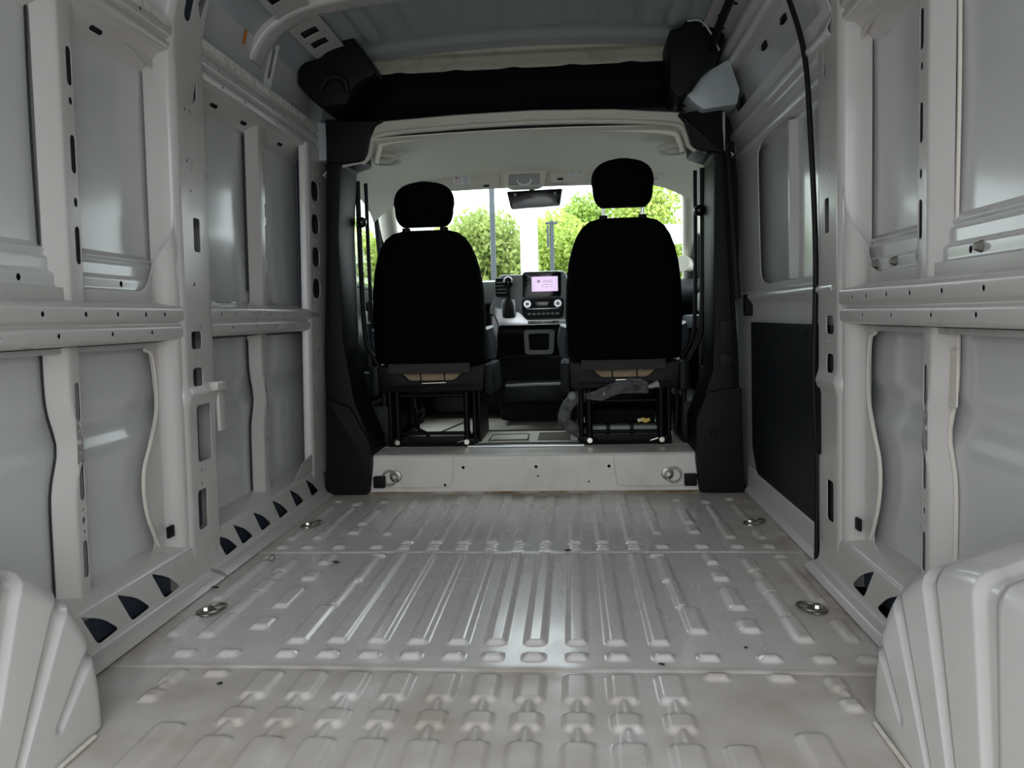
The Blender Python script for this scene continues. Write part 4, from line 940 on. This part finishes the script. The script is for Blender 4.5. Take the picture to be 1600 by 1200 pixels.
# ================================================================== SEATS
def seat(cx, ztop, hz0, hz1, label, raised):
    st = empty('van_seat', (cx, 3.55, .168), label=label, cat='seat', group='front seats')
    def part(o): return sub(o, st)
    def lo(name, rings, m):
        bm = bmesh.new(); loft_bm(bm, rings); return part(finish(name, bm, m, None, 60))
    # backrest
    rr = []
    H = ztop - .545
    for t, hw, hy in ((0, .20, .02), (.01, .235, .045), (.05, .250, .062), (.2, .253, .068), (.35, .255, .07), (.55, .250, .066), (.70, .238, .06), (.80, .222, .055), (.88, .202, .05), (.94, .178, .045), (.98, .145, .035), (1.0, .10, .018)):
        z = .545 + H * t; rr.append(superring(cx, 3.43 + .02 * math.sin(t * 3) - .03 * t, z, hw, hy, 36, 3.4))
    lo('backrest', rr, M['fabric'])
    # headrest
    zc = (hz0 + hz1) / 2; hh = (hz1 - hz0) / 2; rr = []
    for a in np.sin(np.linspace(-1, 1, 19) * math.pi / 2):
        k = max(.02, (1 - abs(a) ** 2.7)) ** (1 / 2.5)
        w = .134 * (k if a > 0 else (.62 + .38 * k)) * (1 - .03 * (a < 0))
        if a <= -.98: w = .098
        rr.append(superring(cx + (.0), 3.40 + .01 * a, zc + hh * a, w, .05 * (.45 + .55 * k), 28, 3.0))
    lo('headrest', rr, M['fabric'])
    for s in (-1, 1):
        part(tube('headrest_post', [(cx + s * .084, 3.40, ztop - .05), (cx + s * .084, 3.40, hz0 + .04)], .0065, M['chrome'], None, 10))
        part(tube('post_guide', [(cx + s * .084, 3.40, ztop - .03), (cx + s * .084, 3.40, ztop + .012)], [.024, .018], M['rubber'], None, 12))
    # cushion with side bolsters
    rr = []
    for t, hw, hz in ((0, .19, .03), (.06, .225, .055), (.5, .235, .062), (.9, .23, .058), (1, .19, .03)):
        rr.append([Vector((p.x, 3.46 + .50 * t, .575 + p.y)) for p in superring(cx, 0, 0, hw, hz, 28, 4)])
    lo('cushion', rr, M['fabric'])
    part(box('hem_flap', (cx - .005, 3.405, .528), (.37, .012, .052), M['hem'], None, .005, Matrix.Rotation(R(-8), 4, 'X')))
    f = lo('cushion_foam', [[Vector((p.x, 3.455 + .3 * t, .487 + p.y)) for p in superring(cx, 0, 0, .155, .035, 20, 3)] for t in (0, .02, 1)], M['foam'])
    for x in (-.055, .055):
        part(tube('foam_wire', [(cx + x, 3.448, .515), (cx + x + .004, 3.448, .455)], .003, M['rubber'], None, 6))
    # pan under the cushion with cut-out edge
    part(prism('seat_pan', rnd([(cx - .245, .535), (cx - .185, .535), (cx - .145, .505), (cx - .10, .468), (cx + .10, .468), (cx + .145, .505), (cx + .19, .53), (cx + .245, .535), (cx + .235, .42), (cx - .235, .42)], .012), 3.415, 3.45, M['steelblack'], None, .004))
    part(box('seat_slide', (cx, 3.66, .43), (.46, .46, .03), M['steelblack'], None, .006))
    for s in (-1, 1):
        part(box('side_cover', (cx + s * .262, 3.60, .47), (.045, .36, .14), M['dash'], None, .02))
        part(tube('side_bolster', catmull([(cx + s * .255, 3.50, .70), (cx + s * .268, 3.52, .64), (cx + s * .258, 3.56, .57)], 4), .028, M['vinyl'], None, 12))
    # pedestal: four posts joined by rails
    for s in (-1, 1):
        x = cx + s * .158
        for y in (3.415, 3.84):
            part(tube('pedestal_post', [(x, y, .17), (x, y, .42)], .014, M['steelblack'], None, 10))
            part(tube('pedestal_post', [(x + s * .035, y + .01, .17), (x + s * .035, y + .01, .42)], .011, M['steelblack'], None, 8))
            bm = bmesh.new(); tube_bm(bm, [(x, y - .018, .192), (x, y - .026, .192)], .012, 8); part(finish('bolt', bm, M['steel']))
        part(box('side_rail', (cx + s * .175, 3.63, .195), (.03, .46, .025), M['steelblack'], None, .004))
        part(box('side_plate', (cx + s * .205, 3.66, .30), (.012, .34, .25), M['steelblack'], None, .003))
        part(tube('brace', [(x, 3.42, .20), (x - s * .06, 3.43, .178)], .008, M['steel'] if s > 0 else M['steelblack'], None, 8))
    for z, y in ((.365, 3.425), (.225, 3.43)) if raised else ((.40, 3.43), (.225, 3.45)):
        part(tube('cross_rail', [(cx - .17, y, z), (cx + .17, y, z)], .008, M['steelblack'], None, 8))
    part(tube('cross_rail', [(cx - .20, 3.42, .445), (cx + .20, 3.42, .448)], .007, M['steelblack'], None, 8))
    part(box('base_plate', (cx, 3.62 if raised else 3.44, .178), (.40, .44 if raised else .08, .012), M['blacksoft'], None, .003))
    part(box('rear_skirt', (cx, 3.425, .196), (.30, .008, .035), M['black'], None, .002))
    part(tube('lift_bar', [(cx - .04, 3.41, .458), (cx + .07, 3.41, .460)], .005, M['steel'], None, 8))
    return st
s1 = seat(-.463, 1.135, 1.150, 1.345, 'black driver seat with its headrest pushed down', False)
sub(box('motor_box', (-.39, 3.60, .37), (.16, .12, .12), M['steelblack'], None, .01), s1)
sub(tube('cable_loop', catmull([(-.555, 3.47, .40), (-.54, 3.47, .32), (-.51, 3.47, .34), (-.52, 3.47, .29), (-.55, 3.48, .25), (-.50, 3.50, .21), (-.53, 3.50, .18)], 6), .008, M['rubber'], None), s1)
s2 = seat(.403, 1.160, 1.205, 1.410, 'black passenger seat with its headrest raised on chrome posts', True)
sub(box('tool_tray', (.40, 3.70, .245), (.30, .26, .12), M['blacksoft'], None, .01), s2)
# things under the passenger seat
case = box('tool_case', (0, 0, 0), (.30, .08, .062), M['greybox'], None, .012); case.location = (.40, 3.495, .217 + .0)
tag(case, 'grey tool roll lying under the passenger seat', 'tool case')
for x in (-.07, .035): box('strap', (x, -.002, .0), (.018, .086, .068), M['rubber'], case, .004)
bm = bmesh.new(); tube_bm(bm, catmull([(-.028, 0, 0), (-.01, .0, .008), (.01, 0, .004), (.026, 0, .012)], 4), [.006] * 4 + [.011] * 5 + [.009] * 3 + [.004], 8)
rag = finish('paper_scrap', bm, M['yellow']); rag.location = (.492, 3.475, .262); tag(rag, 'crumpled small wrapper lying on the tool roll under the passenger seat', 'wrapper')
box('wrapper_edge', (-.022, -.003, .008), (.016, .010, .012), M['paper'], rag, .002)
bm = bmesh.new()
for k in range(4):
    z = .012 * (k - 1.5)
    tube_bm(bm, catmull([(-.17, 0, -.03 + z * .3), (-.11, -.008 * k, -.022 + z), (-.03, .004 * k, .006 + z), (.04, 0, .014 + z * 1.4), (.10, .003, .004 + z)], 5), [.008] * 5 + [.012] * 10 + [.009] * 5 + [.006], 7)
bun = finish('strap_bundle', bm, M['greycloth']); bun.location = (.405, 3.405, .418); tag(bun, 'grey strap bundle tucked under the cushion of the passenger seat', 'strap')
tube('pale_end', [(.10, 0, .006), (.145, 0, .020)], [.008, .018], M['console'], bun); tube('pale_end', [(-.13, -.004, -.024), (-.09, -.012, -.012)], [.012, .016], M['console'], bun)
hose = tube('hose_bundle', catmull([(.10, 0, .0), (.04, -.01, .02), (-.02, 0, -.03), (-.035, 0, -.10), (.03, 0, -.15), (.07, 0, -.16)], 6), .030, M['greycloth'], None, 10)
hose.location = (.17, 3.50, .365); tag(hose, 'dark coiled hose beside the passenger seat base on the mat', 'hose')
bm = bmesh.new(); bmesh.ops.create_uvsphere(bm, u_segments=10, v_segments=8, radius=.022, matrix=Matrix.Translation((.0, -.03, .018))); finish('pale_end', bm, M['console'], hose, 60)
# seat belts at the pillars
for s, x, lab in ((-1, -.80, 'black seat belt hanging by the driver door'), (1, .775, 'black seat belt hanging by the passenger door')):
    bm = bmesh.new()
    pts = catmull([(0, 0, 1.02), (s * -.01, .02, .6), (s * -.02, .05, .25), (s * -.01, .08, .0)], 6)
    vs = [[bm.verts.new(p + Vector((0, d, 0))) for d in (-.023, .023)] for p in pts]
    for a, b in zip(vs, vs[1:]): bm.faces.new((a[0], a[1], b[1], b[0]))
    g = bmesh.ops.extrude_face_region(bm, geom=bm.faces[:], use_keep_orig=True)
    for v in g['geom']:
        if isinstance(v, bmesh.types.BMVert): v.co.x += .002
    b_ = finish('seat_belt', bm, M['rubber']); b_.location = (x + s * .0, 3.53, .20); tag(b_, lab, 'seat belt', 'front seat belts')
    box('buckle_tongue', (s * -.012, .02, .56), (.012, .05, .06), M['silver'], b_, .005)

# ================================================================== WHEEL ARCHES
def arch(name, s, xi, xo, yc, half, hgt, label):
    """housing swept round the wheel: s side sign, xi inner face, xo wall"""
    nphi, = (150,)
    phis = np.concatenate([[R(.02), R(.3), R(1)], np.linspace(R(2), R(178), nphi), [R(179), R(179.7), R(179.98)]])
    # s-parameter: 0..1 barrel, 1..2 rounded edge, 2..3 inner face
    ts = np.concatenate([np.linspace(0, 1, 16), np.linspace(1.05, 2, 10), np.linspace(2.03, 3, 46)])
    ch = [  # channel centre angle, half width, end on the inner face (t)
        (R(17), .035, 2.42), (R(38), .048, 2.76), (R(58), .05, 2.70), (R(78), .05, 2.66), (R(98), .05, 2.66), (R(118), .05, 2.7), (R(140), .05, 2.7)]
    e = 2.5; rr = .045; width = abs(xo - xi)
    def fn(T, PH):
        out = np.zeros(T.shape + (3,))
        for i in np.ndindex(T.shape):
            t, ph = T[i], PH[i]
            c, sn = math.cos(ph), math.sin(ph)
            ey = math.copysign(abs(c) ** (2 / e), c); ez = abs(sn) ** (2 / e)
            # channel depth
            d = 0
            for (pc, hw, te) in ch:
                a = abs(ph - pc) * (1.0 if t < 2 else max(.35, 1 - .0 * (t - 2)))
                q = (hw - a) / .014
                if t > 2: q = min(q, (te - t) / .05)
                q = max(0, min(1, q)); d = max(d, q * q * (3 - 2 * q))
            d *= .008
            if t <= 1:
                x = xo + (xi + s * rr - xo) * t; f = 1.0 + .13 * (1 - t); f2 = 1 + .02 * (1 - t); off = -d
                y = yc + (half * f2 + off) * ey; z = (hgt * f + off) * ez
            elif t <= 2:
                a = (t - 1) * math.pi / 2
                x = xi + s * rr * (1 - math.sin(a)) + s * d * math.sin(a); k = rr * (1 - math.cos(a)) + d * math.cos(a)
                y = yc + (half - k) * ey; z = (hgt - k) * ez
            else:
                k = t - 2
                y0, z0 = yc + (half - rr) * ey, (hgt - rr) * ez
                y1, z1 = yc + .50 * (half - rr) * ey, -.06
                x = xi + s * d - s * .012 * k
                y = y0 + (y1 - y0) * k; z = z0 + (z1 - z0) * k
            out[i] = (x, y, max(z, .0))
        return out
    o = grid_mesh(name, ts, phis, fn, M['arch'])
    if s < 0: pass
    bmx = bmesh.new(); bmx.from_mesh(o.data); bmesh.ops.remove_doubles(bmx, verts=bmx.verts[:], dist=.0004); bmesh.ops.recalc_face_normals(bmx, faces=bmx.faces[:]); bmx.to_mesh(o.data); bmx.free()
    tag(o, label, 'wheel arch', 'wheel arches')
    pts = [(xi - s * .012, y, .004) for y in np.linspace(yc - half + .08, yc + half - .07, 20)]
    tube('foot_seam', pts, .004, M['seal'], o, 6)
    return o
arch('wheel_arch', -1, -.716, -.90, .83, .515, .415, 'white ribbed steel wheel arch below the bare wall with the foot-sill holes beside it')
arch('wheel_arch', 1, .716, .885, .90, .535, .395, 'white ribbed steel wheel arch on the sliding door side of the van')

# ================================================================== TIE-DOWN RINGS, DEBRIS
def tiering(x, y, z, ang, label, grp, upright=False, sc=1.0):
    t = empty('tie_down_ring', (x, y, z), 0, label=label, cat='tie-down ring', group=grp)
    bm = bmesh.new()
    pts = [(.030 * sc * math.cos(a), .030 * sc * math.sin(a), 0) for a in np.linspace(0, 2 * math.pi, 22)[:-1]]
    tube_bm(bm, pts, .0042 * sc, 6, True)
    m = Matrix.Rotation(ang, 4, 'Z') @ Matrix.Translation((-.020 * sc, 0, .010)) @ Matrix.Rotation(R(8), 4, 'Y')
    if upright: m = Matrix.Translation((-.026 if x < 0 else .026, -.014, -.004)) @ Matrix.Rotation(R(86), 4, 'X')
    bm.transform(m); finish('ring', bm, M['ring'], t)
    bm = bmesh.new(); tube_bm(bm, [(0, 0, 0), (0, 0, .006), (0, 0, .008)], [.026 * sc, .025 * sc, .018 * sc], 14)
    if upright: bm.transform(Matrix.Rotation(R(90), 4, 'X'))
    finish('base_cup', bm, M['ring'], t)
    bm = bmesh.new(); tube_bm(bm, [(0, 0, .006), (0, 0, .016)], [.013, .010], 8)
    if upright: bm.transform(Matrix.Rotation(R(90), 4, 'X'))
    finish('bolt', bm, M['steel'], t)
tiering(-.800, 2.683, .003, R(200), 'tie-down ring lying flat on the floor, farther one along the bare wall', 'floor tie-down rings')
tiering(-.783, 1.865, .003, R(190), 'tie-down ring lying flat on the floor, nearer one along the bare wall', 'floor tie-down rings')
tiering(.785, 2.696, .003, R(180), 'tie-down ring lying flat on the floor close to the sliding door', 'floor tie-down rings')
tiering(.768, 1.900, .003, R(10), 'tie-down ring on the floor nearest the wheel arch by the sliding door', 'floor tie-down rings')
tiering(-.592, 3.211, .075, 0, 'tie-down ring on the cab riser under the driver seat', 'riser tie-down rings', True)
tiering(.562, 3.211, .078, 0, 'tie-down ring on the cab riser under the passenger seat', 'riser tie-down rings', True)
# a loose bent staple on the left floor edge
stp = tube('wire_clip', catmull([(-.012, 0, 0), (-.006, .012, .012), (.008, .006, .014), (.012, -.008, .004), (.0, -.004, .002)], 5), .002, M['ring'], None, 6)
stp.location = (-.775, 2.28, .006); tag(stp, 'small bent wire clip lying on the floor near the foot of the main pillar', 'wire clip')
def flake(x, y, s, label, seed):
    rd_ = random.Random(seed); bm = bmesh.new()
    pts = [(s * (1 + .5 * rd_.random()) * math.cos(a) * .5, s * (1 + .6 * rd_.random()) * math.sin(a) * .35, .002 + s * .25 * rd_.random()) for a in np.linspace(0, 2 * math.pi, 9)[:-1]]
    vs = [bm.verts.new(p) for p in pts]; c = bm.verts.new((0, 0, s * .25))
    for k in range(8): bm.faces.new((vs[k], vs[(k + 1) % 8], c))
    g = bmesh.ops.extrude_face_region(bm, geom=bm.faces[:], use_keep_orig=True)
    for v in g['geom']:
        if isinstance(v, bmesh.types.BMVert): v.co.z -= .0015
    o = finish('dry_leaf_bit', bm, M['leafdry']); o.location = (x, y, .004); tag(o, label, 'leaf bit', 'bits of dry leaf on the floor'); return o
flake(-.563, 2.265, .020, 'dark crumb of dry leaf on the floor in front of the driver seat', 1)
flake(.148, 2.385, .016, 'dark crumb of dry leaf on the middle floor seam', 2)
flake(.352, 1.588, .011, 'tiny dark crumb just before the near floor seam', 3)
flake(.545, 1.675, .008, 'tiny dark speck by the end of a short floor rib', 4)
flake(-.565, 1.478, .010, 'tiny dark speck on the plain patch beside the rear floor ribs', 5)
flake(-.842, 2.04, .016, 'brown flake at the foot of the main pillar', 6)

# ================================================================== OUTSIDE
gr = grid_mesh('ground', np.linspace(-80, 80, 5), np.linspace(-60, 120, 5), lambda a, b: np.stack([a, b, np.full_like(a, -.62)], -1), M['asphalt'], None, False)
tag(gr, 'grey asphalt car park around the van', kind='structure')
gv = grid_mesh('lawn', np.linspace(-70, 70, 3), np.linspace(24, 110, 3), lambda a, b: np.stack([a, b, np.full_like(a, -.60)], -1), M['lawn'], None, False)
tag(gv, 'green grass verge beyond the car park', kind='structure')
def leaves(name, blobs, n, size, m, par):
    """foliage: small bent leaf sprays scattered through ellipsoid blobs"""
    vol = np.array([b[3] * b[4] * b[5] for b in blobs]) ** .7; cnt = np.maximum(1, (n * vol / vol.sum()).astype(int))
    P = []
    for b, k in zip(blobs, cnt):
        d = rng.normal(size=(k, 3)); d /= np.linalg.norm(d, axis=1)[:, None]
        r = rng.random(k) ** .45
        P.append(np.array(b[:3]) + d * r[:, None] * np.array(b[3:6]))
    P = np.concatenate(P); k = len(P)
    a = rng.normal(size=(k, 3)); a /= np.linalg.norm(a, axis=1)[:, None]
    b = rng.normal(size=(k, 3)); b -= a * (a * b).sum(1)[:, None]; b /= np.linalg.norm(b, axis=1)[:, None]
    c = np.cross(a, b); s = size * (.5 + rng.random(k))[:, None]
    q = np.stack([P - a * s, P - b * s * .55 + c * s * .15, P + a * s, P + b * s * .55 + c * s * .15], 1).reshape(-1, 3)
    me = bpy.data.meshes.new(name); me.vertices.add(len(q)); me.vertices.foreach_set('co', q.astype(np.float32).ravel())
    me.loops.add(4 * k); me.loops.foreach_set('vertex_index', np.arange(4 * k, dtype=np.int32)); me.polygons.add(k); me.polygons.foreach_set('loop_start', np.arange(0, 4 * k, 4, dtype=np.int32))
    me.update(calc_edges=True)
    return link(name, me, m, par)
def tree(x, y, h, w, m, label, n=5000, base=.15, pine=False):
    t = empty('tree', (x, y, -.6), label=label, cat='tree', group='trees beyond the windscreen')
    rt = random.Random(int(x * 13 + y))
    bm = bmesh.new(); tube_bm(bm, [(0, 0, 0), (.1, 0, h * .4), (0, .1, h * .85)], [.22, .15, .05], 8)
    for k in range(6):
        z = h * (.3 + .09 * k); a = rt.random() * 6.28
        tube_bm(bm, [(0.05, 0, z), (math.cos(a) * w * .35, math.sin(a) * w * .35, z + h * .12)], [.07, .02], 6)
    finish('trunk', bm, M['bark'], t)
    blobs = []
    for k in range(26):
        f = k / 25; z = h * (base + (1 - base) * f); a = rt.random() * 6.28
        rad = w * .5 * (math.sin(math.pi * (.12 + .80 * f)) if not pine else (1.05 - f)); q = rt.random() ** .5 * rad * .8
        s_ = .30 * w * (.6 + .5 * rt.random()) * (1 if not pine else (1.15 - f) * .9)
        blobs.append((math.cos(a) * q, math.sin(a) * q, z - s_ * .3, s_, s_, s_ * .65))
    leaves('crown', blobs, int(n * 2.6), .11, m, t)
tree(-5.4, 37, 5.4, 6.0, M['leafb'], 'low yellow-green tree close beside the driver headrest', 6500)
tree(-3.2, 30, 5.1, 4.6, M['leafc'], 'olive green tree behind the thin grey lamp post', 6500)
tree(-1.0, 36.5, 5.9, 6.0, M['leafb'], 'yellow-green tree directly behind the thick white post', 6500)
tree(1.0, 43, 7.6, 5.6, M['leafa'], 'taller green tree rising just short of the raised headrest', 6500)
tree(3.6, 35, 6.6, 4.0, M['leafb'], 'bright green tree seen in the gap under the raised headrest', 6500)
tree(6.2, 40, 5.6, 5.5, M['leafa'], 'green tree between the raised headrest and the windscreen pillar', 5000)
tree(-6.3, 21, 3.9, 3.2, M['leafb'], 'small bright green tree seen through the driver door window', 6000, .04)
tree(-9.4, 29, 5.6, 5.0, M['leafa'], 'darker green tree further off through the driver door window', 6000, .05)
def pole(name, x, y, r, h, m, label, cat, extra=None):
    p = empty(name, (x, y, -.62), label=label, cat=cat)
    tube('post', [(0, 0, 0), (0, 0, h)], r, m, p, 14)
    box('foot', (0, 0, .12), (r * 3, r * 3, .24), M['polewhite'], p, .02)
    if extra: extra(p)
    return p
pole('lamp_post', -1.02, 12, .042, 7.5, M['polegrey'], 'thin grey lamp post outside, beside the driver headrest', 'lamp post', lambda p: box('lamp_head', (0.25, 0, 7.5), (.6, .25, .12), M['polegrey'], p, .03))
pole('sign_post', -.62, 15, .17, 3.42, M['polewhite'], 'thick white post outside under the mirror', 'post')
pole('signal_post', -.25, 18, .05, 3.55, M['polegrey'], 'slim grey post outside beside the thick white post', 'post', lambda p: [box('signal_box', (-.09, 0, 3.2), (.05, .06, .5), M['polegrey'], p, .01), box('signal_cap', (0, 0, 3.5), (.28, .1, .05), M['polegrey'], p, .01)])
sg = empty('sign_board', (3.0, 22, -.62), label='pale sign board outside between the raised headrest and the pillar', cat='sign')
box('board', (0, 0, 3.55), (1.9, .12, .55), M['paper'], sg, .03)
box('print_band', (-.1, -.066, 3.58), (1.3, .01, .16), mat('pale_blue_print', (.45, .6, .72), .6), sg, .002)
for x in (-.6, .6): tube('post', [(x, .05, 0), (x, .05, 3.4)], .05, M['polewhite'], sg)
# parked white car behind the post
car = empty('car', (.55, 21, -.62), R(90), label='white car parked behind the dashboard and the slim post', cat='car')
prof = [(-2.1, .35), (2.1, .35), (2.15, .75), (1.75, .95), (1.0, 1.0), (.45, 1.45), (-1.2, 1.5), (-1.85, 1.05), (-2.15, .95)]
prism('body', rnd(prof, .12), -.85, .85, M['car'], car, .06)
for y in (-.862, .862): prism('side_window', rnd([(.85, 1.02), (.42, 1.38), (-1.1, 1.42), (-1.5, 1.05)], .06), y - .01, y + .01, M['gloss'], car, .003)
for x in (-1.35, 1.35):
    for y in (-.80, .80): tube('wheel', [(x, y - .1, .33), (x, y + .1, .33)], .33, M['rubber'], car, 20)
# door mirrors belong to the front doors
for s, x, dn in ((-1, -1.22, 'door_2'), (1, 1.19, 'door_3')):
    m_ = box('door_mirror', (x, 4.42, .95), (.20, .10, .30), M['rubber'], bpy.data.objects[dn], .03)
    box('mirror_glass', (x, 4.368, .95), (.16, .006, .25), M['chrome'], m_, .002)
    box('mirror_arm', (x - s * .14, 4.44, .89), (.16, .05, .05), M['rubber'], m_, .015)
